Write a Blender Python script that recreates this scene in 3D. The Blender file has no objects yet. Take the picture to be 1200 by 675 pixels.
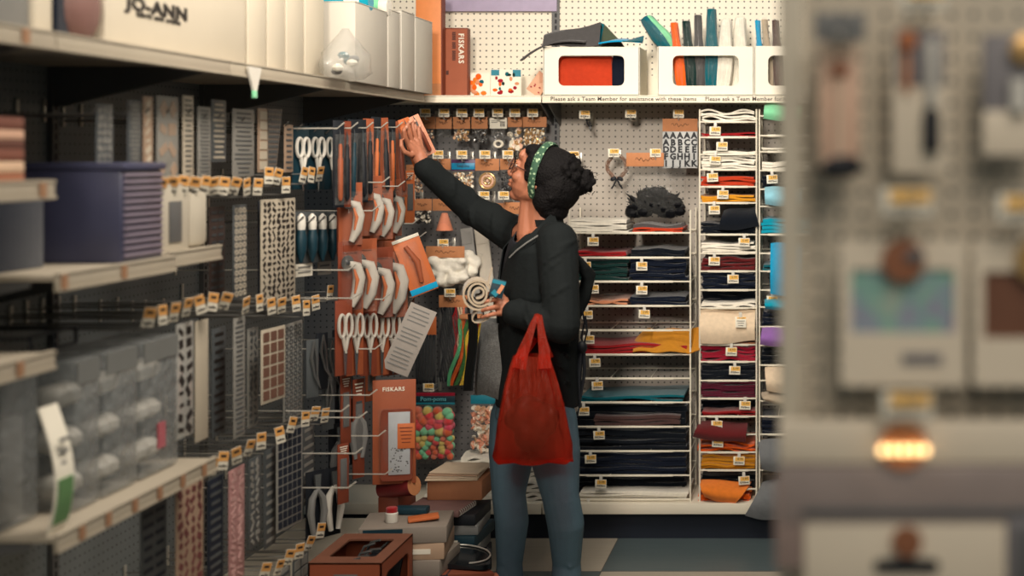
import bpy, bmesh, math, random
from mathutils import Vector, Matrix, Euler
R = random.Random(7)
SC = bpy.context.scene
COL = SC.collection

# ------------------------------------------------------------------ camera, light, exposure
F, CX, CY, H = 1700.0, 955.0, 185.0, 1.5       # focal length (px), vanishing point of the aisle, eye height
cd = bpy.data.cameras.new('camera'); cam = bpy.data.objects.new('camera', cd); COL.objects.link(cam)
cam.location = (0, 0, H); cam.rotation_euler = (math.pi/2, 0, 0)
cd.sensor_width = 36.0; cd.lens = F/1200*36
cd.shift_x = -(CX-600)/1200; cd.shift_y = -(337.5-CY)/1200
cd.clip_start = 0.05
cd.dof.use_dof = True; cd.dof.focus_distance = 5.2; cd.dof.aperture_fstop = 1.75
SC.camera = cam
SC.view_settings.view_transform = 'Standard'; SC.view_settings.look = 'None'
SC.view_settings.gamma = 1.0; SC.view_settings.use_curve_mapping = False
SC.view_settings.exposure = 0.0
wd = bpy.data.worlds.new('world'); SC.world = wd; wd.use_nodes = True
wd.node_tree.nodes['Background'].inputs[0].default_value = (0.25, 0.40, 0.48, 1)
wd.node_tree.nodes['Background'].inputs[1].default_value = 0.20
def area(name, loc, sx, sy, power, col=(1.0, 0.89, 0.76), rot=(0, 0, 0), spread=180):
    l = bpy.data.lights.new(name, 'AREA'); l.shape = 'RECTANGLE'; l.size = sx; l.size_y = sy
    l.energy = power; l.color = col; l.spread = math.radians(spread)
    o = bpy.data.objects.new(name, l); COL.objects.link(o); o.location = loc; o.rotation_euler = rot
    return o
area('ceiling_lamp', (-0.60, 3.60, 2.95), 0.5, 1.3, 62, rot=(0.3, 0, 0))
area('ceiling_lamp', (-0.80, 1.90, 2.95), 0.5, 1.6, 15, rot=(0.35, 0, 0))
area('added_wall_fill', (-0.75, -0.6, 2.95), 0.6, 0.6, 10, rot=(math.radians(79), 0, math.radians(0)), spread=34)  # added fill lamp, brightens the back wall under the shelf from the front
area('ceiling_lamp', (1.30, 3.6, 3.25), 0.35, 1.3, 14)
area('ceiling_lamp', (0.6, -0.6, 2.95), 1.2, 2.4, 54, rot=(0.3, 0, 0))

# ------------------------------------------------------------------ helpers
def XZ(px, py, Y):                      # a point at distance Y
    return ((px-CX)*Y/F, H-(py-CY)*Y/F)
def YZ(px, py, X):                      # a point on the plane at X
    Y = F*X/(px-CX)
    return (Y, H-(py-CY)*Y/F)
def P(px, py, Y):
    x, z = XZ(px, py, Y); return Vector((x, Y, z))
def lin(c):
    return tuple(((v/255)/12.92 if v/255 <= 0.04045 else ((v/255+0.055)/1.055)**2.4) for v in c)
MATS = {}
def mat(name, c, rough=0.6, var=0.12, scale=30.0, metal=0.0, bump=0.0, bscale=None, sheen=0.0, spec=0.4, alpha=1.0, trans=0.0):
    if name in MATS: return MATS[name]
    m = bpy.data.materials.new(name); m.use_nodes = True
    nt = m.node_tree; b = nt.nodes['Principled BSDF']
    l = lin(c)
    b.inputs['Roughness'].default_value = rough; b.inputs['Metallic'].default_value = metal
    b.inputs['Specular IOR Level'].default_value = spec
    if sheen: b.inputs['Sheen Weight'].default_value = sheen
    if alpha < 1: b.inputs['Alpha'].default_value = alpha
    if trans: b.inputs['Transmission Weight'].default_value = trans
    tc = nt.nodes.new('ShaderNodeTexCoord')
    nz = nt.nodes.new('ShaderNodeTexNoise'); nz.inputs['Scale'].default_value = scale; nz.inputs['Detail'].default_value = 3
    nt.links.new(tc.outputs['Object'], nz.inputs['Vector'])
    mx = nt.nodes.new('ShaderNodeMix'); mx.data_type = 'RGBA'
    nt.links.new(nz.outputs['Fac'], mx.inputs[0])
    mx.inputs[6].default_value = (*[v*(1-var) for v in l], 1); mx.inputs[7].default_value = (*[min(1, v*(1+var)) for v in l], 1)
    nt.links.new(mx.outputs[2], b.inputs['Base Color'])
    if bump:
        n2 = nt.nodes.new('ShaderNodeTexNoise'); n2.inputs['Scale'].default_value = bscale or scale*4
        nt.links.new(tc.outputs['Object'], n2.inputs['Vector'])
        bp = nt.nodes.new('ShaderNodeBump'); bp.inputs['Strength'].default_value = bump; bp.inputs['Distance'].default_value = 0.01
        nt.links.new(n2.outputs['Fac'], bp.inputs['Height']); nt.links.new(bp.outputs[0], b.inputs['Normal'])
    MATS[name] = m
    return m
def mathn(nt, op, a, b=None, c=None):
    n = nt.nodes.new('ShaderNodeMath'); n.operation = op
    for i, v in enumerate((a, b, c)):
        if v is None: continue
        if isinstance(v, (int, float)): n.inputs[i].default_value = v
        else: nt.links.new(v, n.inputs[i])
    return n.outputs[0]
def pegboard(name, c, hole=(30, 32, 34), axis='X', pitch=0.0254, rad=0.115, off=0.0):
    m = bpy.data.materials.new(name); m.use_nodes = True; nt = m.node_tree; b = nt.nodes['Principled BSDF']
    b.inputs['Roughness'].default_value = 0.55
    tc = nt.nodes.new('ShaderNodeTexCoord'); sp = nt.nodes.new('ShaderNodeSeparateXYZ'); nt.links.new(tc.outputs['Object'], sp.inputs[0])
    u = mathn(nt, 'SUBTRACT', mathn(nt, 'FRACT', mathn(nt, 'ADD', mathn(nt, 'DIVIDE', sp.outputs[axis], pitch), 100.0+off)), 0.5)
    v = mathn(nt, 'SUBTRACT', mathn(nt, 'FRACT', mathn(nt, 'ADD', mathn(nt, 'DIVIDE', sp.outputs['Z'], pitch), 100.0)), 0.5)
    d = mathn(nt, 'SQRT', mathn(nt, 'ADD', mathn(nt, 'MULTIPLY', u, u), mathn(nt, 'MULTIPLY', v, v)))
    f = mathn(nt, 'LESS_THAN', d, rad)
    mx = nt.nodes.new('ShaderNodeMix'); mx.data_type = 'RGBA'; nt.links.new(f, mx.inputs[0])
    mx.inputs[6].default_value = (*lin(c), 1); mx.inputs[7].default_value = (*lin(hole), 1)
    nt.links.new(mx.outputs[2], b.inputs['Base Color'])
    MATS[name] = m; return m
def plastic_film(name, c=(170, 170, 166), fac=0.07, rough=0.12):
    m = bpy.data.materials.new(name); m.use_nodes = True; nt = m.node_tree
    b = nt.nodes['Principled BSDF']; b.inputs['Base Color'].default_value = (*lin(c), 1); b.inputs['Roughness'].default_value = rough
    b.inputs['Specular IOR Level'].default_value = 0.8
    out = nt.nodes['Material Output']; tr = nt.nodes.new('ShaderNodeBsdfTransparent'); mx = nt.nodes.new('ShaderNodeMixShader')
    tc = nt.nodes.new('ShaderNodeTexCoord'); nz = nt.nodes.new('ShaderNodeTexNoise'); nz.inputs['Scale'].default_value = 28
    nt.links.new(tc.outputs['Object'], nz.inputs['Vector'])
    bp = nt.nodes.new('ShaderNodeBump'); bp.inputs['Strength'].default_value = 0.6; bp.inputs['Distance'].default_value = 0.02
    nt.links.new(nz.outputs['Fac'], bp.inputs['Height']); nt.links.new(bp.outputs[0], b.inputs['Normal'])
    mx.inputs[0].default_value = fac
    nt.links.new(tr.outputs[0], mx.inputs[1]); nt.links.new(b.outputs[0], mx.inputs[2]); nt.links.new(mx.outputs[0], out.inputs['Surface'])
    MATS[name] = m; return m

class MB:
    def __init__(s): s.v = []; s.f = []; s.m = []
    def add(s, vs, fs, m=0, M=None):
        o = len(s.v)
        s.v += [tuple(M @ Vector(p)) if M is not None else tuple(p) for p in vs]
        s.f += [tuple(i+o for i in f) for f in fs]; s.m += [m]*len(fs); return s
    def box(s, c, sz, bev=0.0, rot=None, m=0):
        x, y, z = [k/2 for k in sz]
        M = Matrix.Translation(c) @ (rot.to_matrix().to_4x4() if isinstance(rot, Euler) else (rot or Matrix.Identity(4)))
        if bev <= 0:
            vs = [(a*x, b*y, c_*z) for a in (-1, 1) for b in (-1, 1) for c_ in (-1, 1)]
            fs = [(0, 1, 3, 2), (4, 6, 7, 5), (0, 4, 5, 1), (2, 3, 7, 6), (0, 2, 6, 4), (1, 5, 7, 3)]
            return s.add(vs, fs, m, M)
        bm = bmesh.new(); bmesh.ops.create_cube(bm, size=1)
        bmesh.ops.scale(bm, vec=sz, verts=bm.verts)
        bmesh.ops.bevel(bm, geom=list(bm.edges), offset=min(bev, min(sz)*0.45), segments=2, profile=0.5, affect='EDGES')
        bm.verts.index_update()
        s.add([v.co for v in bm.verts], [[v.index for v in f.verts] for f in bm.faces], m, M); bm.free(); return s
    def bb(s, x0, x1, y0, y1, z0, z1, bev=0.0, m=0):
        return s.box(((x0+x1)/2, (y0+y1)/2, (z0+z1)/2), (abs(x1-x0), abs(y1-y0), abs(z1-z0)), bev, None, m)
    def loft(s, rings, m=0, cap=True, closed=False):
        n = len(rings[0]); vs = [p for r in rings for p in r]; fs = []
        k = len(rings)
        for i in range(k if closed else k-1):
            a, b = i*n, ((i+1) % k)*n
            for j in range(n): fs.append((a+j, a+(j+1) % n, b+(j+1) % n, b+j))
        if cap and not closed:
            fs.append(tuple(reversed(range(n)))); fs.append(tuple(range((k-1)*n, k*n)))
        return s.add(vs, fs, m)
    def tube(s, pts, r, n=6, m=0, cap=True):
        pts = [Vector(p) for p in pts]; rs = r if isinstance(r, (list, tuple)) else [r]*len(pts)
        rings = []; t0 = (pts[1]-pts[0]).normalized()
        nrm = t0.orthogonal().normalized()
        for i, p in enumerate(pts):
            t = (pts[min(i+1, len(pts)-1)]-pts[max(i-1, 0)]).normalized()
            nrm = (nrm - t*nrm.dot(t)); nrm = nrm.normalized() if nrm.length > 1e-6 else t.orthogonal().normalized()
            b = t.cross(nrm)
            rings.append([p+(nrm*math.cos(a)+b*math.sin(a))*rs[i] for a in [2*math.pi*j/n for j in range(n)]])
        return s.loft(rings, m, cap)
    def ell(s, c, r, rot=None, seg=12, m=0):
        c = Vector(c); rr = (r, r, r) if isinstance(r, (int, float)) else r
        M = Matrix.Translation(c) @ (rot if rot is not None else Matrix.Identity(4))
        vs = [(0, 0, -rr[2])]; k = max(4, seg//2)
        for i in range(1, k):
            a = -math.pi/2+math.pi*i/k
            for j in range(seg):
                b = 2*math.pi*j/seg; vs.append((rr[0]*math.cos(a)*math.cos(b), rr[1]*math.cos(a)*math.sin(b), rr[2]*math.sin(a)))
        vs.append((0, 0, rr[2])); fs = []
        for j in range(seg): fs.append((0, 1+(j+1) % seg, 1+j))
        for i in range(k-2):
            for j in range(seg):
                a, b = 1+i*seg, 1+(i+1)*seg; fs.append((a+j, a+(j+1) % seg, b+(j+1) % seg, b+j))
        t = len(vs)-1; a = 1+(k-2)*seg
        for j in range(seg): fs.append((a+j, a+(j+1) % seg, t))
        return s.add(vs, fs, m, M)
    def cap(s, p0, p1, r0, r1, m=0, n=12):       # tapered capsule
        s.tube([p0, p1], [r0, r1], n, m); s.ell(p0, r0, None, n, m); s.ell(p1, r1, None, n, m); return s
    def prism(s, poly, o, u, v, w, m=0, holes=None):  # polygon (a,b) -> o+a*u+b*v, extruded by w
        o, u, v, w = Vector(o), Vector(u), Vector(v), Vector(w); n = len(poly)
        a = [o+u*p[0]+v*p[1] for p in poly]
        if holes is None:
            return s.loft([a, [q+w for q in a]], m)
        b = [o+u*p[0]+v*p[1] for p in holes]     # ring with the same number of points
        return s.loft([a, [q+w for q in a], [q+w for q in b], b], m, closed=True)
    def lathe(s, prof, c=(0, 0, 0), n=16, m=0, M=None):
        rings = [[Vector((r*math.cos(2*math.pi*j/n), r*math.sin(2*math.pi*j/n), z)) for j in range(n)] for r, z in prof]
        T = Matrix.Translation(c) @ (M or Matrix.Identity(4))
        return s.loft([[T @ p for p in r] for r in rings], m)
    def sheet(s, nx, ny, fn, th, m=0):           # fn(u,v)->point; thickness along the surface normal
        g = [[Vector(fn(i/nx, j/ny)) for j in range(ny+1)] for i in range(nx+1)]
        top, bot = [], []
        for i in range(nx+1):
            for j in range(ny+1):
                du = g[min(i+1, nx)][j]-g[max(i-1, 0)][j]; dv = g[i][min(j+1, ny)]-g[i][max(j-1, 0)]
                nn = du.cross(dv); nn = nn.normalized() if nn.length > 1e-9 else Vector((0, 0, 1))
                top.append(g[i][j]+nn*th/2); bot.append(g[i][j]-nn*th/2)
        N = len(top); k = ny+1; fs = []
        for i in range(nx):
            for j in range(ny):
                a = i*k+j; fs.append((a, a+k, a+k+1, a+1)); fs.append((N+a, N+a+1, N+a+k+1, N+a+k))
        edge = [i*k for i in range(nx+1)]+[nx*k+j for j in range(1, ny+1)]+[i*k+ny for i in range(nx-1, -1, -1)]+[j for j in range(ny-1, 0, -1)]
        for q in range(len(edge)):
            a, b = edge[q], edge[(q+1) % len(edge)]; fs.append((a, N+a, N+b, b))
        return s.add(top+bot, fs, m)
    def mesh(s, name, mats, smooth=40):
        me = bpy.data.meshes.new(name); me.from_pydata(s.v, [], s.f); me.validate(clean_customdata=False)
        for q in (mats if isinstance(mats, (list, tuple)) else [mats]): me.materials.append(q)
        if len(me.polygons) == len(s.m): me.polygons.foreach_set('material_index', s.m)
        bm = bmesh.new(); bm.from_mesh(me); bmesh.ops.recalc_face_normals(bm, faces=bm.faces); bm.to_mesh(me); bm.free()
        if smooth:
            me.polygons.foreach_set('use_smooth', [True]*len(me.polygons)); me.set_sharp_from_angle(angle=math.radians(smooth))
        me.update(); return me
    def build(s, name, mats, parent=None, smooth=40, loc=None):
        o = bpy.data.objects.new(name, s.mesh(name, mats, smooth)); COL.objects.link(o)
        if parent is not None: o.parent = parent
        if loc is not None: o.location = loc
        return o
def tag(o, label, cat, group=None, kind=None):
    if label: o['label'] = label
    if cat: o['category'] = cat
    if group: o['group'] = group
    if kind: o['kind'] = kind
    return o
def thing(name, label, cat, loc=(0, 0, 0), rot=(0, 0, 0), group=None):
    o = bpy.data.objects.new(name, None); COL.objects.link(o); o.empty_display_size = 0.05
    o.location = loc; o.rotation_euler = rot
    return tag(o, label, cat, group)
def struct(name, mb, m, parent=None):
    o = mb.build(name, m, parent)
    if parent is None: o['kind'] = 'structure'
    return o
def dup(o, loc=None, rot=None, label=None, group=None, mats=None):
    def cp(a, par):
        c = a.copy(); COL.objects.link(c)
        if par is not None: c.parent = par
        for ch in list(a.children): cp(ch, c)
        return c
    c = cp(o, None)
    if loc is not None: c.location = loc
    if rot is not None: c.rotation_euler = rot
    if label: c['label'] = label
    if group: c['group'] = group
    return c
def swap(o, i, m):                             # another material on one copy only
    o.material_slots[i].link = 'OBJECT'; o.material_slots[i].material = m; return o
def text_mesh(txt, size, mb=None, bold=0.0, ext=0.0008, align='CENTER', space=1.0, line=1.0):
    cu = bpy.data.curves.new('lettering', 'FONT'); cu.body = txt; cu.size = size; cu.align_x = align; cu.align_y = 'CENTER'
    cu.extrude = ext; cu.offset = bold; cu.space_character = space; cu.space_line = line; cu.resolution_u = 2
    o = bpy.data.objects.new('lettering', cu); COL.objects.link(o)
    dg = bpy.context.evaluated_depsgraph_get(); me = bpy.data.meshes.new_from_object(o.evaluated_get(dg))
    vs = [tuple(v.co) for v in me.vertices]; fs = [tuple(p.vertices) for p in me.polygons]
    bpy.data.objects.remove(o); bpy.data.curves.remove(cu); bpy.data.meshes.remove(me)
    return vs, fs
def text(name, txt, size, m, parent, loc, rot=(math.pi/2, 0, 0), **k):
    vs, fs = text_mesh(txt, size, **k)
    o = MB().add(vs, fs).build(name, m, parent, smooth=0); o.location = loc; o.rotation_euler = rot; return o
ORD = ['first', 'second', 'third', 'fourth', 'fifth', 'sixth', 'seventh', 'eighth', 'ninth', 'tenth', 'eleventh', 'twelfth', 'thirteenth',
       'fourteenth', 'fifteenth', 'sixteenth', 'seventeenth', 'eighteenth', 'nineteenth', 'twentieth']
def rrect(w, h, r, n=4):                       # rounded rectangle, 4*(n+1) points
    pts = []
    for cx, cy, a0 in ((w/2-r, h/2-r, 0), (-w/2+r, h/2-r, 90), (-w/2+r, -h/2+r, 180), (w/2-r, -h/2+r, 270)):
        for i in range(n+1):
            a = math.radians(a0+90*i/n); pts.append((cx+r*math.cos(a), cy+r*math.sin(a)))
    return pts

def remesh(mb, name, m, voxel, parent=None, smooth=3, cut=None, solid=0):
    o = mb.build(name, m, None, 180)
    md = o.modifiers.new('r', 'REMESH'); md.mode = 'VOXEL'; md.voxel_size = voxel
    if smooth: s = o.modifiers.new('s', 'SMOOTH'); s.iterations = smooth; s.factor = .5
    dg = bpy.context.evaluated_depsgraph_get(); me = bpy.data.meshes.new_from_object(o.evaluated_get(dg))
    o.modifiers.clear(); old = o.data; o.data = me; bpy.data.meshes.remove(old); me.name = name
    if cut:
        bm = bmesh.new(); bm.from_mesh(me); bmesh.ops.delete(bm, geom=[f for f in bm.faces if cut(f.calc_center_median())], context='FACES'); bm.to_mesh(me); bm.free()
    if solid:
        md = o.modifiers.new('th', 'SOLIDIFY'); md.thickness = solid; md.offset = -1
    if not me.materials: me.materials.append(m)
    me.polygons.foreach_set('use_smooth', [True]*len(me.polygons))
    if parent is not None: o.parent = parent
    return o
# ------------------------------------------------------------------ materials
M_cream = mat('shelf_enamel', (226, 217, 198), 0.45, 0.05, 8)
M_wire = mat('white_wire', (225, 218, 200), 0.4, 0.05, 20)
M_steel = mat('hook_steel', (196, 192, 182), 0.3, 0.1, 60, metal=0.35)
M_grey = mat('grey_upright', (92, 92, 92), 0.5, 0.08, 20)
M_dark = mat('dark_plinth', (20, 28, 42), 0.6, 0.2, 12)
M_black = mat('black', (13, 18, 26), 0.6, 0.15, 30)
M_white = mat('white_card', (232, 226, 210), 0.6, 0.05, 12)
M_tagw = mat('tag_white', (238, 232, 215), 0.5, 0.04, 40)
M_tagy = mat('tag_yellow', (236, 184, 92), 0.5, 0.06, 40)
M_tago = mat('tag_orange', (214, 152, 80), 0.5, 0.06, 40)
M_ink = mat('print_ink', (38, 32, 30), 0.6, 0.1, 60)
M_kraft = mat('kraft_header', (186, 124, 82), 0.7, 0.14, 60)
M_film = plastic_film('clear_film')
M_film2 = plastic_film('hazy_film', (150, 154, 154), 0.42, 0.3)
M_orange = mat('orange_card', (150, 78, 48), 0.55, 0.14, 22)
M_orange2 = mat('bright_orange', (194, 104, 56), 0.5, 0.12, 22)
M_rust = mat('rust_card', (120, 56, 36), 0.55, 0.15, 22)
M_tealdk = mat('deep_teal', (16, 50, 62), 0.5, 0.2, 40)
M_teal = mat('teal', (20, 120, 140), 0.5, 0.15, 30)
M_plw = mat('white_plastic', (214, 210, 200), 0.35, 0.06, 20)
M_plg = mat('grey_plastic', (120, 120, 118), 0.4, 0.1, 20)
M_blade = mat('steel_blade', (170, 172, 172), 0.25, 0.1, 40, metal=0.9)
def felt(name, c): return mat('felt_'+name, c, 0.95, 0.16, 60, bump=0.25, bscale=420, sheen=0.25, spec=0.1)
FELT = {k: felt(k, c) for k, c in dict(white=(232, 226, 212), black=(12, 18, 27), red=(150, 28, 32), green=(14, 44, 42), navy=(14, 22, 38), peach=(208, 140, 104),
        gold=(192, 128, 30), teal=(10, 92, 104), mauve=(78, 56, 54), rust=(186, 60, 32), mustard=(214, 146, 38), crimson=(150, 26, 48), burgundy=(84, 22, 42),
        maroon=(96, 30, 32), orange=(232, 96, 24), tan=(222, 122, 44), cream=(222, 200, 172), mint=(130, 208, 160), sky=(140, 196, 214), turquoise=(14, 150, 176),
        purple=(142, 100, 168), grey=(112, 114, 116), beige=(176, 160, 138), charcoal=(76, 74, 74), olive=(74, 82, 66), blue=(20, 150, 196)).items()}
# ------------------------------------------------------------------ setting: floor and back gondola
def floor_mat():
    m = bpy.data.materials.new('floor_tiles'); m.use_nodes = True; nt = m.node_tree; b = nt.nodes['Principled BSDF']
    b.inputs['Roughness'].default_value = 0.35
    tc = nt.nodes.new('ShaderNodeTexCoord'); sp = nt.nodes.new('ShaderNodeSeparateXYZ'); nt.links.new(tc.outputs['Object'], sp.inputs[0])
    S = 0.9144
    u = mathn(nt, 'ADD', mathn(nt, 'DIVIDE', mathn(nt, 'ADD', sp.outputs['X'], 0.777), S), 20)
    v = mathn(nt, 'ADD', mathn(nt, 'DIVIDE', mathn(nt, 'SUBTRACT', sp.outputs['Y'], 5.26), S), 20)
    par = mathn(nt, 'MODULO', mathn(nt, 'ADD', mathn(nt, 'FLOOR', u), mathn(nt, 'FLOOR', v)), 2)
    gx = mathn(nt, 'LESS_THAN', mathn(nt, 'FRACT', u), 0.004); gy = mathn(nt, 'LESS_THAN', mathn(nt, 'FRACT', v), 0.006)
    g = mathn(nt, 'MAXIMUM', gx, gy)
    mp = nt.nodes.new('ShaderNodeMapping'); mp.inputs['Scale'].default_value = (3, 40, 3); nt.links.new(tc.outputs['Object'], mp.inputs[0])
    nz = nt.nodes.new('ShaderNodeTexNoise'); nz.inputs['Scale'].default_value = 2.0; nz.inputs['Detail'].default_value = 6; nt.links.new(mp.outputs[0], nz.inputs['Vector'])
    def two(a, c):
        x = nt.nodes.new('ShaderNodeMix'); x.data_type = 'RGBA'; nt.links.new(nz.outputs['Fac'], x.inputs[0])
        x.inputs[6].default_value = (*lin(a), 1); x.inputs[7].default_value = (*lin(c), 1); return x.outputs[2]
    mx = nt.nodes.new('ShaderNodeMix'); mx.data_type = 'RGBA'; nt.links.new(par, mx.inputs[0])
    nt.links.new(two((70, 84, 88), (92, 104, 106)), mx.inputs[6]); nt.links.new(two((158, 148, 132), (186, 176, 160)), mx.inputs[7])
    m2 = nt.nodes.new('ShaderNodeMix'); m2.data_type = 'RGBA'; nt.links.new(g, m2.inputs[0]); nt.links.new(mx.outputs[2], m2.inputs[6])
    m2.inputs[7].default_value = (*lin((84, 80, 74)), 1); nt.links.new(m2.outputs[2], b.inputs['Base Color'])
    return m
struct('floor', MB().bb(-3.2, 3.2, -2.0, 6.6, -0.05, 0.0), floor_mat())

YP, YS = 6.0, 5.67                       # pegboard plane and shelf fronts of the back gondola
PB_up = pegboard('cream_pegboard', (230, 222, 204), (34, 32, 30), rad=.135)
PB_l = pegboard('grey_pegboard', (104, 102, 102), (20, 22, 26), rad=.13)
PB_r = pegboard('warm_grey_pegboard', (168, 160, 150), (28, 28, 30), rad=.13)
XU = -1.067
struct('trim_1', MB().bb(XU-0.012, 1.2, YP, YP+0.02, 1.84, 2.6).bb(-2.4, XU-0.02, YP, YP+0.02, 1.84, 2.6), PB_up)
struct('wall_back', MB().bb(-3.2, 3.2, YP+0.045, YP+0.12, 0, 3.4), mat('wall_paint', (200, 194, 180), 0.8))
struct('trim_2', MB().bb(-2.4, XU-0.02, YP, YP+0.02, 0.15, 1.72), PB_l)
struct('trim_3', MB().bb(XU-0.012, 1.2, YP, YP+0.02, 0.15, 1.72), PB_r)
struct('trim_4', MB().bb(-2.4, 1.2, YP-0.004, YP+0.02, 1.72, 1.84), M_cream)           # plain rail behind the shelf
def upright(n, x, m):
    b = MB().bb(x-0.02, x+0.012, YP-0.012, YP+0.03, 0.0, 2.6)
    z = 0.2
    while z < 2.58:
        b.bb(x-0.007, x+0.002, YP-0.0135, YP-0.010, z, z+0.017, m=1); z += 0.0254
    return struct(n, b, [m, M_black])
upright('trim_5', XU, M_grey)
upright('trim_6', 0.152, M_grey)
struct('baseboard_back', MB().bb(-2.4, 1.2, YS+0.05, YP, 0.0, 0.10), M_dark)
deck = MB().bb(-2.4, XU-0.002, YS, YP, 0.125, 0.15, 0.004).bb(XU+0.002, 0.15, YS, YP, 0.125, 0.15, 0.004).bb(0.154, 1.2, YS, YP, 0.125, 0.15, 0.004)
deck.bb(-2.4, XU-0.002, YS-0.006, YS+0.004, 0.108, 0.15, 0.002).bb(XU+0.002, 0.15, YS-0.006, YS+0.004, 0.108, 0.15, 0.002).bb(0.154, 1.2, YS-0.006, YS+0.004, 0.108, 0.15, 0.002)
struct('trim_7', deck, M_cream)

def top_shelf(x0, x1, label, txt):
    t = thing('steel_shelf', label, 'shelf', ((x0+x1)/2, YS, 1.74), group=None)
    w = (x1-x0)/2-0.002
    MB().bb(-w, w, 0.0, YP-YS, -0.012, 0.0, 0.002).build('shelf_board', M_cream, t)
    MB().bb(-w, w, -0.008, 0.0, -0.026, 0.004, 0.002).bb(-w, w, -0.011, -0.008, -0.024, -0.020).bb(-w, w, -0.011, -0.008, 0.0, 0.004).build('price_channel', M_cream, t)
    for sx in (-1, 1):
        MB().prism([(0, 0), (0.31, 0), (0.31, -0.09), (0.27, -0.09), (0.02, -0.015)], (sx*(w-0.012), YP-YS-0.312, -0.012), (0, 1, 0), (0, 0, 1), (0.004, 0, 0)).build('bracket', M_grey, t)
    if txt:
        for k, cx in enumerate(txt):
            o = text('lettering', 'Please ask a Team Member for assistance with these items', 0.0225, M_ink, t, (cx-(x0+x1)/2, -0.0092, -0.0105), ext=0.0006, space=1.06, bold=0.0002); o['label'] = 'printed request to ask a team member'
    return t
top_shelf(-2.4, XU, 'cream steel shelf along the top of the sequin wall, left of the slotted upright', None)
top_shelf(XU, 0.152, 'cream steel shelf with printed request for assistance, above the felt racks', (XZ(731, 115, YS)[0], XZ(912, 115, YS)[0]))

# ------------------------------------------------------------------ price tags and peg hooks
def digits(b, txt, size, o, m, rot=None):
    vs, fs = text_mesh(txt, size, ext=0.0003)
    Mx = Matrix.Translation(o) @ (rot or Matrix.Rotation(math.pi/2, 4, 'X')); b.add(vs, fs, m, Mx)
def tag_mb(price, w=0.044, h=0.034):
    b = MB(); b.box((0, 0, 0), (w, 0.0016, h), 0.0007)
    b.box((0.003, -0.0012, h*0.20), (w*0.80, 0.0012, h*0.48), 0, m=1)
    digits(b, price, h*0.38, (w*0.10, -0.0021, h*0.20), 2)
    for i in range(9): b.box((-w*0.36+i*w*0.055, -0.0012, -h*0.22), (w*0.022*(1+(i*7 % 3)*0.4), 0.0008, h*0.22), m=2)
    b.box((w*0.25, -0.0012, -h*0.25), (w*0.3, 0.0008, h*0.08), m=2)
    return b
TAGS = [tag_mb(p).mesh('price_tag', [M_tagw, M_tagy, M_ink]) for p in ('4.99', '2.99', '5.99', '3.99')]
CLIP = MB().bb(-0.006, 0.006, -0.003, 0.004, 0.0, 0.02, 0.001).mesh('tag_clip', M_plw)
def put(me, name, parent, loc, rot=(0, 0, 0)):
    o = bpy.data.objects.new(name, me); COL.objects.link(o); o.parent = parent; o.location = loc; o.rotation_euler = rot; return o
HK = 0.17
rod_me = MB().tube([(0, 0.008, 0.0), (0, -HK, 0.0), (0, -HK-0.012, 0.014)], 0.0024, 6).mesh('rod', M_steel)
rod2_me = MB().tube([(0, 0.008, 0.02), (0, -HK, 0.028)], 0.0018, 6).mesh('tag_rod', M_steel)
foot_me = MB().box((0, 0.002, 0.012), (0.014, 0.006, 0.055), 0.002).mesh('hook_plate', M_steel)
def wall_hook(px, py, label, k=0, tagged=True):
    x, z = XZ(px, py, YP-HK-0.01)
    t = thing('peg_hook', label, 'hook', (x, YP-0.004, z-0.030))
    put(rod_me, 'rod', t, (0, 0, 0)); put(foot_me, 'hook_plate', t, (0, 0, 0))
    if tagged:
        put(rod2_me, 'tag_rod', t, (0, 0, 0)); put(TAGS[k % 4], 'price_tag', t, (0, -HK-0.004, 0.026), (0.12, 0, R.uniform(-.05, .05)))
    return t
rows = [(131, [498, 520, 541, 561, 583, 603, 624], 'top row over the sequin packets'), (180, [513, 541, 568, 595, 621], 'second row over the sequin packets'),
        (228, [480, 549, 567, 590], 'third row over the sequin packets')]
for y, xs, nm in rows:
    for i, x in enumerate(xs):
        wall_hook(x, y, 'peg hook with yellow price tag, %s in %s' % (ORD[i], nm), i)
wall_hook(519, 284, 'peg hook with yellow price tag directly above the white batting packet', 1)
wall_hook(527, 342, 'peg hook with yellow price tag above the cord strands packet', 2)
wall_hook(502, 453, 'peg hook with yellow price tag directly above the pom-pom bag', 3)
for (x, y, l) in ((685, 133, 'leftmost, right of the slotted upright'), (739, 132, 'second along, right of the slotted upright'),
                  (795, 132, 'directly above the alphabet sticker sheet'), (719, 178, 'above the twig wreath'), (768, 178, 'above the black feather bag'),
                  (672, 181, 'right of the dark hair bun')):
    wall_hook(x, y, 'peg hook with yellow price tag %s' % l, int(x))

# ------------------------------------------------------------------ packets on the sequin wall
def hdr(t, w, h, y=0.0, m=None, script=True):
    o = MB().box((0, y, -h/2), (w, 0.003, h), 0.0008).build('header_card', m or M_kraft, t)
    if script:
        q = MB(); pts = []
        n = 22
        for i in range(n+1):
            u = i/n; pts.append((-w*0.25+w*0.5*u, y-0.0026, -h*0.5+math.sin(u*26)*h*0.13*(1-0.5*u)+math.sin(u*9)*h*0.06))
        q.tube(pts, max(0.0006, h*0.018), 4); q.build('script', M_ink, o)
    return o
def pouch(t, w, z0, z1, d, m=None, name='clear_bag'):
    h = z0-z1; rings = []
    for i in range(9):
        u = i/8; th = d*(0.08+0.92*math.sin(math.pi*min(1, u*0.9+0.06))**0.7) if 0 < i < 8 else 0.0015
        ww = w/2*(1-0.04*math.sin(math.pi*u)); z = z0-h*u
        rings.append([(ww*math.copysign(abs(math.cos(a))**0.7, math.cos(a))+R.uniform(-.001, .001), th/2*math.sin(a), z) for a in [2*math.pi*j/16 for j in range(16)]])
    return MB().loft(rings).build(name, m or M_film, t, smooth=60)
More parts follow.
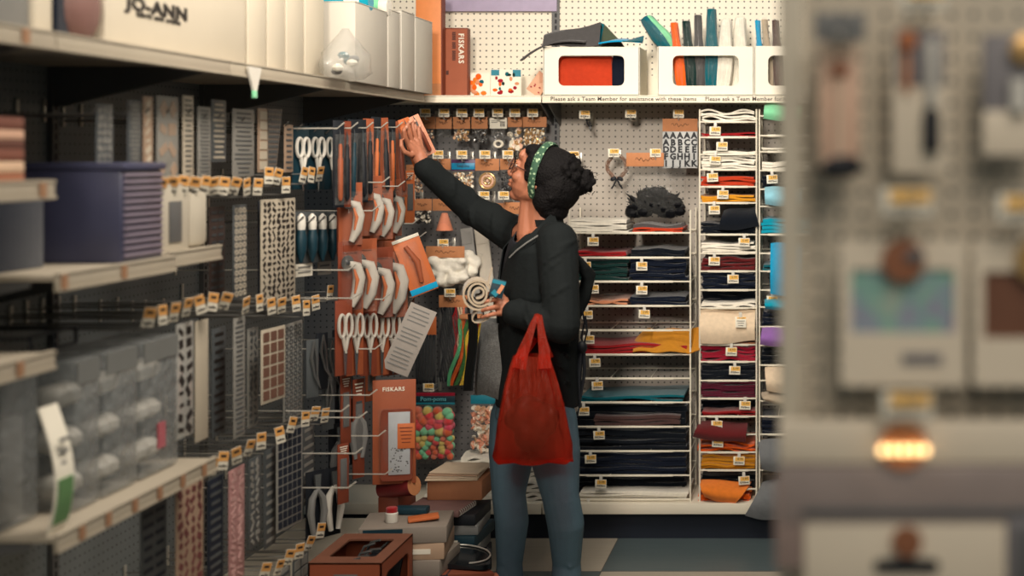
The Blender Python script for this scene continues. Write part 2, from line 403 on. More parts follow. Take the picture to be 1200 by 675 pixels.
def grains(t, w, z0, z1, d, mats, n, r, name='sequins'):
    b = MB(); rr = random.Random(int(abs(z0*1e5))+n)
    for i in range(n):
        u = rr.random(); x = rr.uniform(-.5, .5)*w*0.92; z = z1+(z0-z1)*u**1.1; y = rr.uniform(-.5, .5)*d*0.8-0.15*d
        M4 = Matrix.Translation((x, y, z)) @ Euler((rr.uniform(0, 3), rr.uniform(0, 3), rr.uniform(0, 3))).to_matrix().to_4x4()
        q = r*rr.uniform(.7, 1.25); k = rr.randrange(len(mats))
        vs = [(q*math.cos(a), q*math.sin(a), -q*.28) for a in [2*math.pi*j/6 for j in range(6)]]+[(q*.8*math.cos(a), q*.8*math.sin(a), q*.28) for a in [2*math.pi*j/6 for j in range(6)]]
        b.add(vs, [tuple(reversed(range(6))), tuple(range(6, 12))]+[(j, (j+1) % 6, 6+(j+1) % 6, 6+j) for j in range(6)], k, M4)
    o = b.build(name, mats, t, smooth=0); o['kind'] = 'stuff'; return o
G_gold = mat('gold_bead', (212, 170, 110), 0.25, 0.2, 40, metal=0.55); G_tan = mat('tan_bead', (204, 160, 124), 0.35, 0.2, 40)
G_white = mat('pearl_bead', (236, 228, 210), 0.25, 0.1, 40); G_brown = mat('brown_bead', (92, 58, 44), 0.35, 0.2, 40)
G_silver = mat('silver_bead', (190, 190, 190), 0.2, 0.1, 40, metal=0.9); G_dark = mat('dark_bead', (40, 36, 36), 0.3, 0.2, 40); G_blush = mat('blush_bead', (226, 184, 158), 0.3, 0.15, 40)
YK = 5.87; SK = F/YK
def packet(px, y0, y1, y2, wpx, label, mats, n=70, r=0.0055, hm=None, d=0.022, fill=0.9, wb=None, script=True, dy=0.0, cat='packet'):
    x, z = XZ(px, y0, YK+dy)
    t = thing('craft_packet', label, cat, (x, YK+dy, z))
    s = F/(YK+dy); hh = (y1-y0)/s; w = wpx/s; zb = -(y2-y0)/s
    hdr(t, w, hh, 0, hm, script); pouch(t, (wb or wpx)/s*0.96, -hh+0.004, zb, d)
    if n: grains(t, (wb or wpx)/s*0.88, -hh+(zb+hh)*(1-fill), zb+0.006, d*0.8, mats, n, r)
    return t
packet(499, 137, 151, 168, 22, 'small kraft-headed packet of brown and cream beads just right of raised hand', [G_brown, G_white, G_tan], 60)
packet(520, 137, 151, 161, 19, 'nearly empty flat kraft-headed packet, right of the brown and cream beads', [G_tan], 0)
packet(541, 137, 151, 166, 20, 'kraft-headed packet of tan sequins in the top row, between flat packet and silver', [G_tan, G_white, G_gold], 70)
packet(562, 137, 151, 168, 19, 'kraft-headed packet of silver and black sequins in the top row', [G_silver, G_dark], 70, 0.007)
def gem_card():
    x, z = XZ(584, 138, YK); t = thing('craft_packet', 'white barcode card with two silver rings hanging under it, top row', 'packet', (x, YK, z))
    hdr(t, 0.07, 0.044, 0, M_white, False)
    b = MB()
    for i in range(8): b.bb(0.008+i*0.0025, 0.0092+i*0.0025, -0.0027, -0.0016, -0.036, -0.014)
    b.bb(-0.028, 0.002, -0.0027, -0.0016, -0.014, -0.012).bb(-0.028, -0.004, -0.0027, -0.0016, -0.02, -0.018); b.build('barcode', M_ink, t)
    for k, z0 in enumerate((-0.072, -0.106)):
        q = MB(); q.loft([[(0.016*math.cos(a)+0.006*math.cos(a)*math.cos(c), 0.006*math.sin(c), z0+(0.016*math.sin(a)+0.006*math.sin(a)*math.cos(c))*0.8) for c in [2*math.pi*j/8 for j in range(8)]] for a in [2*math.pi*i/20 for i in range(20)]], closed=True)
        q.build('ring', [G_silver, G_white][k], t)
    pouch(t, 0.06, -0.046, -0.125, 0.018)
gem_card()
packet(604, 137, 149, 177, 18, 'kraft-headed packet of large gold and blush gems in the top row', [G_gold, G_blush, G_white], 34, 0.011)
packet(626, 137, 149, 171, 29, 'widest kraft-headed packet of gold beads, at the right end of the top row', [G_gold, G_white, G_gold], 150)
packet(514, 186, 199, 213, 28, 'kraft-headed packet of silver beads just above the sleeve cuff', [G_silver, G_white, G_dark], 80)
def swap_hdr():
    t = packet(543, 187, 200, 223, 28, 'blue and purple headed bag of pearl sequins above the raised sleeve', [G_white, G_gold, G_tan], 150, hm=mat('purple_band', (74, 44, 84), 0.4), script=False)
    MB().box((0, -0.0022, -0.027), (0.094, 0.003, 0.026), 0.0006).build('blue_band', mat('bright_blue', (24, 132, 176), 0.4), t)
    text('lettering', 'Sequins', 0.017, M_ink, t, (0, -0.0042, -0.026))
swap_hdr()
def coil_packet():
    t = packet(571, 186, 200, 224, 28, 'kraft-headed packet with a coiled golden ring, beside the pearl sequin bag', [G_gold], 0)
    b = MB()
    for rr_, m in ((0.031, 0), (0.022, 1), (0.013, 0)):
        b.loft([[((rr_+0.0045*math.cos(c))*math.cos(a), 0.0045*math.sin(c), -0.09+(rr_+0.0045*math.cos(c))*math.sin(a)) for c in [2*math.pi*j/8 for j in range(8)]] for a in [2*math.pi*i/24 for i in range(24)]], m, closed=True)
    b.ell((0, 0, -0.09), (0.007, 0.005, 0.007), m=1)
    b.build('coil', [G_gold, G_blush], t)
coil_packet()
packet(598, 186, 199, 226, 24, 'kraft-headed packet of black beads in front of the face', [G_dark, M_black], 110)
packet(487, 193, 203, 227, 22, 'packet of brown and cream beads half hidden below the raised wrist', [G_brown, G_white, G_tan], 80)
packet(495, 233, 247, 262, 22, 'kraft-headed packet of black and white beads under the raised forearm', [G_dark, G_white], 60, 0.008)
def cone_packet():
    t = packet(521, 233, 247, 272, 28, 'kraft-headed packet with a salmon paper cone inside', [G_blush], 0, d=0.05)
    MB().lathe([(0.034, -0.128), (0.034, -0.126), (0.012, -0.058), (0.001, -0.056)], n=20).build('paper_cone', mat('salmon_paper', (226, 140, 106), 0.7), t)
cone_packet()
packet(581, 238, 251, 272, 19, 'kraft-headed packet left of the two behind the chin, above the shoulder', [G_gold, G_dark], 50)
packet(604, 237, 251, 272, 26, 'kraft-headed packet right of the two behind the chin, above the shoulder', [G_gold, G_white], 60)
def batting():
    x, z = XZ(524, 288, YK-.02); t = thing('batting_packet', 'kraft-headed packet of fluffy white batting above the rolled felt', 'packet', (x, YK-.02, z))
    hdr(t, 0.155, 0.046, -0.03)
    b = MB(); n = 18
    for i in range(60):
        a = R.random(); c = R.random(); b.ell((-0.07+0.14*a, R.uniform(-.03, .035), -0.05-0.105*c), (R.uniform(.02, .03), .022, R.uniform(.014, .024)), seg=8)
    o = remesh(b, 'batting', mat('fluffy_white', (240, 234, 220), 0.9, 0.05, 40, bump=0.25), .006, t, 7)
    pouch(t, 0.17, -0.04, -0.17, 0.09)
    x, z = XZ(556, 294, YK+.03); t2 = thing('batting_packet', 'small clear packet of white batting tilted behind the bigger one', 'packet', (x, YK+.03, z), (0, 0.35, 0))
    b = MB()
    for i in range(30): b.ell((R.uniform(-.03, .03), R.uniform(-.02, .02), -0.015-0.10*R.random()), (R.uniform(.015, .024), .018, R.uniform(.012, .02)), seg=8)
    remesh(b, 'batting', MATS['fluffy_white'], .006, t2, 6); pouch(t2, 0.075, 0.0, -0.13, 0.05)
batting()
def strands():
    x, z = XZ(531, 346, YK-.02); t = thing('cord_packet', 'kraft-headed packet of black, red and cream cord strands', 'packet', (x, YK-.02, z))
    hdr(t, 33/SK, 14/SK)
    cols = [M_black]*9+[FELT['red']]*3+[mat('cream_cord', (224, 200, 168), 0.7)]*3+[mat('coral_cord', (214, 120, 92), 0.7)]*2
    w = 0.1
    for i, m in enumerate(cols):
        x0 = -w/2+w*(i+.5)/len(cols); pts = [(x0+0.006*math.sin(k*1.3+i), R.uniform(-.008, .008), -0.048-0.3*k/9) for k in range(10)]
        MB().tube(pts, 0.0038, 6).build('cord', m, t)
    pouch(t, w+0.012, -0.046, -0.355, 0.03)
    x, z = XZ(557, 372, YK-.03); t = thing('ribbon_bundle', 'hanging bundle of yellow, red and green ribbons beside the jacket', 'ribbons', (x, YK-.03, z))
    for i, c in enumerate(((190, 160, 40), (150, 40, 36), (214, 176, 60), (60, 110, 60), (200, 90, 40), (90, 170, 120))):
        m = mat('ribbon_%d' % i, c, 0.5)
        x0 = 0.018-0.012*i
        MB().sheet(2, 12, lambda u, v: (x0+0.014*(u-.5)-0.05*v+0.010*math.sin(v*7+i), 0.006*math.sin(u*3+v*9+i)-0.008*i, -0.27*v), 0.0012).build('ribbon', m, t)
    MB().box((-.012, -0.02, 0.006), (0.085, 0.05, 0.018), 0.004).build('binding_strip', M_kraft, t)
strands()
def black_bag():
    x, z = XZ(499, 376, YK-.03); t = thing('craft_packet', 'orange-headed long packet of black strips left of the cord strands', 'packet', (x, YK-.03, z))
    MB().box((0, 0, -0.02), (0.085, 0.003, 0.075), 0.001).build('header_card', M_orange2, t)
    for i in range(6): MB().bb(-0.04+0.0136*i, -0.029+0.0136*i, -0.006, 0.006, -0.255, -0.055, 0.003).build('strip', M_black, t)
    pouch(t, 0.09, -0.05, -0.262, 0.024)
black_bag()
def pompoms():
    x, z = XZ(508, 460, YK-.06); Y = YK-.06; s = F/Y
    t = thing('pompom_bag', 'clear bag of bright red, orange, yellow and mint pom-poms', 'bag', (x, Y, z))
    w = 50/s
    MB().box((0, 0, -0.007), (w, 0.003, 0.014), 0.0008).build('header_edge', FELT['crimson'], t)
    MB().box((0, 0, -0.0275), (w, 0.003, 0.027), 0.0008).build('header_card', M_tealdk, t)
    MB().box((0, -0.0005, -0.044), (w, 0.004, 0.008), 0.0008).build('header_stripe', M_teal, t)
    text('lettering', 'Pom-poms', 0.024, mat('header_print', (110, 190, 200), 0.5), t, (0, -0.0028, -0.026))
    cols = {k: mat('pom_'+k, c, 0.9, 0.12, 300, bump=0.6, bscale=700, sheen=0.4) for k, c in dict(red=(244, 56, 62), orange=(250, 104, 52), coral=(248, 122, 86), yellow=(246, 216, 110), mint=(136, 226, 170), pink=(248, 74, 104)).items()}
    lay = ['coral yellow orange mint', 'coral red yellow mint', 'red orange red pink red', 'red pink red pink', 'mint mint mint yellow orange', 'yellow yellow orange mint coral mint', 'orange yellow mint red yellow orange', 'coral mint orange yellow coral', 'red mint red orange yellow red', 'orange mint coral red orange']
    base = {}
    for k, m in cols.items():
        b = MB(); b.ell((0, 0, 0), 1.0, seg=12); base[k] = b.mesh('pompom', m, 180)
    nz = len(lay)
    for i, row in enumerate(lay):
        ks = row.split(); r0 = 0.020 if i < 5 else 0.0145
        zz = -0.075-0.020*i if i < 5 else -0.083-0.1-0.0175*(i-5)
        for j, k in enumerate(ks):
            for dpt in range(2):
                o = put(base[k if dpt == 0 else ks[(j+2) % len(ks)]], 'pompom', t, (w*0.46*((j+.5+0.25*(i % 2)-0.12)/len(ks)*2-1)+R.uniform(-.003, .003), -0.012+0.024*dpt, zz+R.uniform(-.004, .004)))
                o.scale = (r0*R.uniform(.85, 1.08),)*3
    pouch(t, w*1.04, -0.046, -0.285, 0.075)
    x, z = XZ(566, 463, YK-.02); t = thing('craft_packet', 'teal-headed packet with peach floral contents behind the left leg', 'packet', (x, YK-.02, z))
    MB().box((0, 0, -0.018), (0.1, 0.003, 0.036), 0.001).build('header_card', M_teal, t)
    grains(t, 0.085, -0.05, -0.225, 0.03, [G_blush, G_white, G_tan, mat('peach_flake', (226, 150, 120), 0.6)], 130, 0.012, 'flower_flakes'); pouch(t, 0.098, -0.034, -0.235, 0.045)
pompoms()
def boards():
    for i, (px, w, c, l) in enumerate(((553, 0.05, (150, 148, 144), 'tall grey foam board leaning behind the white batting'), (570, 0.055, (204, 196, 182), 'tall cream foam board leaning behind the woman front'))):
        x, z = XZ(px, 330, 5.93); t = MB().box((0, 0, 0.0), (w, 0.012, 0.42), 0.003).box((0, -0.007, 0.17), (w*0.8, 0.002, 0.05), 0).build('foam_board', mat('board_%d' % i, c, 0.6), None)
        t.location = (x, 5.94, z+0.01); t.rotation_euler = (0, -0.12, 0); tag(t, l, 'board')
boards()
# folded white packs on the deck
def folded_pack(px, py, wpx, hpx, label, Y, dep=0.16, rz=0.0, c='white'):
    x, z = XZ(px, py, Y); s = F/Y; w, h = wpx/s, hpx/s
    t = thing('fleece_pack', label, 'pack', (x, Y+dep/2, z), (0, 0, rz))
    n = 3
    for i in range(n):
        hh = h/n
        MB().sheet(10, 6, lambda u, v: (w*(u-.5), dep*(v-.5), hh*(i+.5)+0.006*math.sin(u*9+i*2)*math.sin(v*5+i)), hh*0.8).build('fold', FELT[c], t, 60)
    rings = [[(w*0.52*math.cos(a)*k, dep*0.52*math.sin(a)*k, zz+R.uniform(-.003, .003)) for a in [2*math.pi*j/24 for j in range(24)]] for k, zz in ((0.9, -0.001), (1.12, h*0.3), (1.12, h*0.75), (0.85, h*1.12))]
    MB().loft(rings).build('wrapper', M_film, t, 60)
for i, (px, py, w, h, Y, l) in enumerate((
    (520, 591, 46, 12, 5.70, 'wrapped white fleece pack at the deck edge behind the cardboard stack'), (568, 591, 44, 13, 5.70, 'wrapped white fleece pack at the deck edge left of the jeans'),
    (628, 591, 36, 13, 5.70, 'wrapped white fleece pack at the deck edge, between the two legs'), (625, 577, 40, 13, 5.70, 'middle wrapped white fleece pack seen between the legs'),
    (563, 578, 50, 13, 5.71, 'second wrapped white fleece pack up, left of the jeans'), (520, 578, 40, 13, 5.72, 'second wrapped white fleece pack up, behind the cardboard stack'),
    (545, 562, 60, 14, 5.74, 'wrapped white fleece pack on top, right below the pom-pom bag'), (624, 563, 38, 14, 5.72, 'topmost wrapped white fleece pack seen between the legs'),
    (560, 547, 40, 12, 5.78, 'small wrapped white fleece pack on the very top, below the floral packet'))):
    folded_pack(px, py, w, h, l, Y)

# ------------------------------------------------------------------ right half of the peg wall
def alphabet():
    Y = 5.84; x, z = XZ(797, 139, Y); s = F/Y
    t = thing('alphabet_sheet', 'grey sheet of black capital letter stickers under a kraft header', 'sticker sheet', (x, Y, z))
    w, h = 41/s, 58/s
    hdr(t, w, 15/s, -0.002)
    MB().box((0, 0, -(15/s+h)/2), (w, 0.003, h-15/s), 0.0008).build('sticker_sheet', mat('silver_card', (176, 178, 178), 0.4), t)
    rws = ['AAAAA', 'ABBCC', 'DDEEE', 'FGHHI', 'IJJKK']
    for i, r_ in enumerate(rws):
        for j, ch in enumerate(r_):
            text('letter', ch, 0.034, M_black, t, (-w/2+w*(j+.5)/5, -0.0024, -16/s-(h-17/s)*(i+.5)/5), bold=0.0018)
alphabet()
def feather_bag():
    Y = 5.83; x, z = XZ(768, 179, Y); s = F/Y
    t = thing('feather_bag', 'kraft-headed clear bag of black feathers beside the alphabet sheet', 'bag', (x, Y, z))
    o = hdr(t, 44/s, 16/s); o.location.x = -12/s
    b = MB()
    for i in range(120):
        a = math.radians(R.uniform(-85, 85)); L = R.uniform(.05, .10); p0 = Vector((R.uniform(-.06, .06), R.uniform(-.02, .02), -0.245+R.uniform(0, .03)))
        d = Vector((math.sin(a)*1.0, R.uniform(-.2, .2), abs(math.cos(a))*0.95)).normalized()*L
        sd = Vector((d.z, 0, -d.x)).normalized()*0.008
        q = p0+d; q.x = max(-.118, min(.118, q.x)); mid = (p0+q)/2+Vector((0, R.uniform(-.012, .006), 0.008))
        b.add([p0, mid+sd, q, mid-sd, mid+Vector((0, -.003, 0))], [(0, 1, 4), (1, 2, 4), (2, 3, 4), (3, 0, 4), (0, 3, 2, 1)])
    for i in range(110): q = R.uniform(-1, 1); b.ell((q*.098, R.uniform(-.014, .012), -0.245+R.uniform(0, .095)*(1-q*q*.7)), (.026, .02, .020), seg=8)
    o = b.build('feathers', mat('black_feather', (10, 11, 15), 0.5, 0.2, 60, spec=.15), t, 30); o['kind'] = 'stuff'
    pouch(t, 74/s, -16/s, -79/s, 0.075)
feather_bag()
def wreath():
    Y = 5.86; x, z = XZ(723, 195, Y)
    t = thing('twig_wreath', 'small wreath of brown twigs with dark bow hanging from a hook', 'wreath', (x, Y, z))
    b = MB()
    for i in range(7):
        rr_ = R.uniform(.034, .046); ph = R.uniform(0, 6); pts = [((rr_+.004*math.sin(5*a+ph))*math.cos(a), .004*math.sin(3*a+ph), 1.15*(rr_+.004*math.cos(4*a))*math.sin(a)) for a in [2*math.pi*k/22 for k in range(23)]]
        b.tube(pts, 0.0016, 5)
    b.build('twigs', mat('twig', (124, 96, 80), 0.8), t)
    b = MB()
    for sx in (-1, 1): b.ell((sx*.014, -.006, -.05), (.014, .006, .009), Matrix.Rotation(sx*0.5, 4, 'Y'), 8); b.tube([(0, -.006, -.05), (sx*.012, -.006, -.075), (sx*.022, -.004, -.09)], .0035, 5)
    b.build('bow', M_black, t)
    x, z = XZ(689, 139, 5.85); t = thing('cord_loop', 'short dark cord loop dangling from the leftmost top hook', 'cord', (x, 5.85, z))
    MB().tube([(-.006, 0, .004), (-.002, -.004, -.02), (.008, -.004, -.036), (.014, 0, -.03), (.004, .003, -.012)], .0032, 6).build('cord', M_black, t)
    MB().box((.010, -.004, -.038), (.012, .008, .012), .003).build('end_cap', M_grey, t)
wreath()

# ------------------------------------------------------------------ wire racks of felt
YR = 5.70
def wire_rack(name, label, px0, px1, ys, ytop, tags, ybot=590, mids=None, dbl=False, skip=()):
    s = F/YR; x0, _ = XZ(px0, 0, YR); x1, _ = XZ(px1, 0, YR); xc = (x0+x1)/2; w = (x1-x0)/2; D = 0.27
    zb = 0.15; zt = XZ(0, ytop, YR)[1]
    t = thing(name, label, 'rack', (xc, YR, zb))
    for sx in (-1, 1):
        for yy in (0.0, D):
            MB().tube([(sx*w, yy, 0.0), (sx*w, yy, zt-zb)], 0.0036, 8).build('post', M_wire, t)
    for y in ys:
        z = XZ(0, y, YR)[1]-zb
        b = MB().tube([(-w-.003, 0, z), (w+.003, 0, z)], 0.0034, 6).tube([(-w, D, z), (w, D, z)], 0.0034, 6)
        k = 3
        for i in range(k+1):
            xx = -w+2*w*i/k; b.tube([(xx, 0, z-.001), (xx, D, z-.001)], 0.0018, 5)
        b.build('wire_shelf', M_wire, t)
        MB().bb(-w*0.72, w*0.72, -0.0062, -0.0030, z-0.004, z+0.0045, 0.001).build('label_rail', M_wire, t)
    for (tx, ty) in tags:
        x, z = XZ(tx, ty, YR-.012)
        o = put(TAGS[R.randrange(4)], 'price_tag', t, (x-xc, -0.012, z-zb), (0.05, R.uniform(-.06, .06), R.uniform(-.1, .1)))
        put(CLIP, 'tag_clip', o, (0, 0.001, 0.013))
    return t
SH = {}
def pile(col, n, px0, px1, ybot, ytop, where, noun='felt sheet', amp=0.003, dep=0.25, dy=0.012, cat='felt'):
    """n sheets lying on the wire at ybot, together as high as ytop"""
    Y = YR+dy; x0, z0 = XZ(px0, ybot, Y); x1, z1 = XZ(px1, ytop, Y); w = x1-x0; th = (z1-z0)/n
    key = (col, round(w, 3), round(th, 4)); vs = []
    for q in range(3):
        ph = R.uniform(0, 6); k = R.uniform(5, 9)
        vs.append(MB().sheet(14, 6, lambda u, v: (w*(u-.5), dep*v, amp*math.sin(k*u+ph)*(1-.4*v)+amp*.5*math.sin(11*u-ph)), th*0.86).mesh('felt_sheet', FELT[col], 60))
    for i in range(n):
        o = bpy.data.objects.new(noun.replace(' ', '_'), vs[i % 3]); COL.objects.link(o)
        o.location = ((x0+x1)/2+R.uniform(-.006, .006), Y+R.uniform(-.004, .006), z0+th*(i+.5)+0.004); o.rotation_euler = (0, 0, R.uniform(-.012, .012))
        tag(o, '%s %s %s' % ({'white': 'white', 'black': 'black', 'red': 'red'}.get(col, col), noun, where), cat, '%s sheets %s' % (col, where) if n > 1 else None)
wire_rack('wire_rack', 'wide white wire rack of felt standing on the deck beside the woman', 667, 809,
          [273, 302, 330, 358.5, 387, 415.5, 443.5, 471.5, 500, 528.5, 557, 585], 246,
          [(695, 283), (752, 312), (686, 312), (695, 339), (752, 340), (688, 369), (755, 368), (690, 398), (697, 425), (700, 452), (684, 482), (702, 510), (692, 538), (704, 567), (690, 594)])
WR = 'the wide rack'
pile('white', 6, 668, 735, 273, 259, 'stacked at the top left of the wide rack', amp=.002)
pile('rust', 2, 742, 800, 273, 268, 'under the dark bundle atop the wide rack', amp=.003)
def dark_bundle():
    x, z = XZ(770, 268, YR+.02); t = thing('felt_bundle', 'wrapped dark felt bundle at the top right of the wide rack', 'bundle', (x, YR+.12, z))
    MB().sheet(10, 6, lambda u, v: (.19*(u-.5), .2*(v-.5), .008+.006*math.sin(u*7)), .014).build('felt', FELT['charcoal'], t, 60)
    pouch(t, .19, .03, -.0, .2)
dark_bundle()
pile('red', 2, 673, 733, 301.5, 296, 'in the second slot down, left half of the wide rack')
pile('black', 3, 740, 803, 301.5, 293, 'in the second slot down, right half of the wide rack')
pile('green', 6, 674, 736, 330, 306, 'in the third slot down, left half of the wide rack')
pile('navy', 6, 739, 804, 330, 305, 'in the third slot down, right half of the wide rack')
pile('peach', 2, 674, 735, 358, 353, 'in the fourth slot down, left half of the wide rack', amp=.005)
pile('navy', 3, 739, 804, 358, 349, 'in the fourth slot down, right half of the wide rack')
pile('red', 3, 681, 806, 415, 405, 'spread below the golden one in the wide rack', amp=.005)
pile('teal', 2, 680, 800, 471, 465, 'in the eighth slot down of the wide rack', amp=.005)
pile('mauve', 3, 697, 797, 500, 488, 'in the ninth slot down of the wide rack', amp=.004)
pile('black', 3, 676, 804, 500, 476, 'behind the mauve ones in the wide rack', dy=.05, dep=.2)
pile('black', 6, 676, 804, 528, 504, 'in the tenth slot down of the wide rack')
pile('navy', 6, 676, 804, 557, 532, 'in the eleventh slot down of the wide rack')
pile('white', 3, 679, 806, 585, 577, 'lying in the bottom slot of the wide rack', amp=.002)
pile('black', 5, 676, 804, 585, 561, 'behind the white ones in the bottom slot of the wide rack', dy=.10, dep=.16)
def golden():
    s = F/YR
    def fn(u, v):
        px = 742+78*u; yb = 412 if px < 806 else 414-(px-806)*.2
        top = 413-26*max(0, min(1, (px-736)/22))**.6
        x, z = XZ(px, yb+(top-yb)*v, YR-.006+.07*v*(1-abs(u-.5)))
        return (x, YR-.016+.11*v+.012*math.sin(u*9), z+.004*math.sin(u*14))
    o = MB().sheet(18, 8, fn, .004).build('felt_sheet', FELT['gold'], None, 60); tag(o, 'golden yellow felt sheet draped over the end of the wide rack', 'felt')
golden()
R2 = [143, 161, 181, 199, 219, 238, 275, 297, 318, 340, 361, 382, 404, 424, 446, 467, 488, 509, 530, 551, 573]
wire_rack('wire_rack', 'tall narrow white wire rack of coloured felt, right of the wide rack', 820, 886.5, R2, 128,
          [(838, 153.5), (846, 171.5), (838, 188), (835, 208), (847, 228), (837, 246), (872, 284), (837, 306), (859, 327), (868, 376), (857, 412), (861, 434), (873, 475), (840, 498), (841, 519), (866, 540), (872, 563), (857, 594)])
TR = 'of the tall rack'
def tp(c, n, y0, y1, w, x0=822, x1=885, **k): pile(c, n, x0, x1, y0, y1, w+' of the tall rack', **k)
tp('white', 5, 143, 131, 'in the topmost slot', amp=.006)
tp('red', 2, 161, 157, 'in the second slot down')
tp('white', 1, 181, 178, 'lying alone in the third slot down')
tp('white', 6, 199, 184, 'in the fourth slot down', amp=.003)
tp('rust', 4, 219, 208, 'in the fifth slot down', amp=.003)
tp('mustard', 3, 238, 230, 'in the sixth slot down', amp=.003)
tp('black', 4, 275, 263, 'in the seventh slot down')
tp('white', 5, 297, 286, 'in the eighth slot down', amp=.003)
tp('maroon', 5, 318, 303, 'in the ninth slot down', amp=.004)
tp('navy', 6, 340, 321, 'in the tenth slot down')
tp('white', 2, 361, 355, 'in the eleventh slot down', amp=.004)
tp('black', 4, 361, 342, 'behind the white ones in the eleventh slot', dy=.10, dep=.15)
tp('peach', 2, 404, 400, 'under the big cream sheet', amp=.003)
tp('crimson', 6, 424, 406, 'in the fourteenth slot down', amp=.005)
tp('black', 5, 446, 428, 'in the fifteenth slot down')
tp('burgundy', 6, 467, 449, 'in the sixteenth slot down', amp=.003)
tp('red', 2, 488, 483, 'in the seventeenth slot down')
tp('black', 4, 488, 470, 'behind the red ones in the seventeenth slot', dy=.10, dep=.15)
tp('orange', 5, 530, 521, 'in the nineteenth slot down', 818, 884, amp=.007)
tp('gold', 5, 551, 535, 'in the twentieth slot down', amp=.003)
tp('black', 3, 573, 558, 'in the lowest wired slot', dy=.08, dep=.16)
tp('orange', 3, 590, 580, 'on the deck at the foot', 819, 879, amp=.003)
tp('tan', 2, 578, 574.6, 'just above the deck', 822, 880, amp=.003)
def hang(name, label, col, pts, Y, bulge=.02, back=.12):
    """a sheet that hangs out over the wire: pts = pixel corners tl, tr, br, bl"""
    (a, b, c, d) = [Vector(XZ(*p, Y)+(0,)) for p in pts]
    def fn(u, v):
        q = (a*(1-u)+b*u)*(1-v)+(d*(1-u)+c*u)*v
        return (q.x, Y-.012-bulge*math.sin(math.pi*min(1, v))*1.0-.004*math.sin(u*7)+(.05*(1-v)**3), q.y+.004*math.sin(u*6+v*2))
    o = MB().sheet(12, 10, fn, .0035).build(name, FELT[col], None, 60); tag(o, label, 'felt'); return o
def cream_pack():
    o = hang('felt_sheet', 'large cream felt sheet hanging over the middle slots of the tall rack', 'cream', [(819, 364), (885, 363), (885, 399), (822, 403)], YR-.006)
    x, z = XZ(868, 379, YR-.05); t = put(MB().box((0, 0, 0), (.042, .0014, .034), .0006).mesh('clear_label', M_white), 'paper_label', o, (x, YR-.045, z)); t['label'] = 'small white paper label'
    b = MB()
    for i in range(3): b.box((0, -.001, .009-.009*i), (.03-.005*i, .0012, .002))
    q = b.build('print', M_ink, t)
cream_pack()
hang('felt_sheet', 'maroon felt sheet drooping out of the tall rack above the orange ones', 'maroon', [(819, 496), (876, 497), (874, 518), (812, 512)], YR-.01)
hang('felt_sheet', 'tan orange felt sheet with rounded droop near the foot of the tall rack', 'tan', [(819, 565), (880, 567), (862, 590), (826, 582)], YR-.01)
hang('felt_sheet', 'black felt sheet hanging folded in the seventh slot of the tall rack', 'black', [(848, 247), (884, 243), (890, 266), (842, 270)], YR-.002, .01)
R3 = [136, 159, 178, 200, 222, 242, 275, 297, 318, 340, 360, 383, 405, 428, 446, 470, 488, 509, 530, 551, 573]
wire_rack('wire_rack', 'white wire rack of felt mostly hidden by the blurred endcap', 890, 957, R3, 128, [(905, 210), (905, 352)])
def rp(c, n, y0, y1, w, **k): pile(c, n, 893, 952, y0, y1, w+' of the rack by the endcap', **k)
rp('white', 2, 178, 174, 'in the upper slot')
rp('white', 3, 200, 190, 'in the fourth slot')
rp('black', 4, 222, 208, 'in the fifth slot')
rp('turquoise', 4, 275, 258, 'in the seventh slot')
rp('teal', 2, 318, 312, 'in the ninth slot')
rp('navy', 5, 383, 366, 'in the twelfth slot')
rp('black', 5, 428, 410, 'in the fourteenth slot')
rp('navy', 5, 509, 492, 'in the eighteenth slot')
rp('gold', 4, 551, 536, 'in the twentieth slot')
for (l, c, q) in (('mint green felt sheet at the top of the rack by the endcap', 'mint', [(896, 122), (940, 122), (940, 141), (895, 140)]),
                  ('pale sky blue felt sheet hanging from the rack by the endcap', 'sky', [(896, 220), (940, 220), (940, 240), (897, 240)]),
                  ('long bright blue felt sheet hanging from the rack by the endcap', 'blue', [(903, 286), (940, 286), (940, 345), (903, 345)]),
                  ('small turquoise felt sheet poking out of the rack by the endcap', 'turquoise', [(896, 352), (940, 350), (940, 361), (897, 362)]),
                  ('purple felt sheet hanging from the rack by the endcap', 'purple', [(893, 385), (940, 384), (940, 405), (891, 404)]),
                  ('cream felt sheet hanging below the purple one by the endcap', 'cream', [(896, 432), (940, 431), (940, 460), (899, 458)]),
                  ('beige felt sheet curling out below the cream one by the endcap', 'beige', [(891, 462), (940, 460), (940, 477), (897, 470)]),
                  ('grey felt sheet hanging out beside the orange felt', 'grey', [(888, 519), (935, 514), (935, 552), (893, 550)]),
                  ('grey felt sheet hanging low and slanted over the deck edge', 'grey', [(893, 568), (935, 560), (918, 610), (873, 604)])):
    hang('felt_sheet', l, c, q, YR-.03)

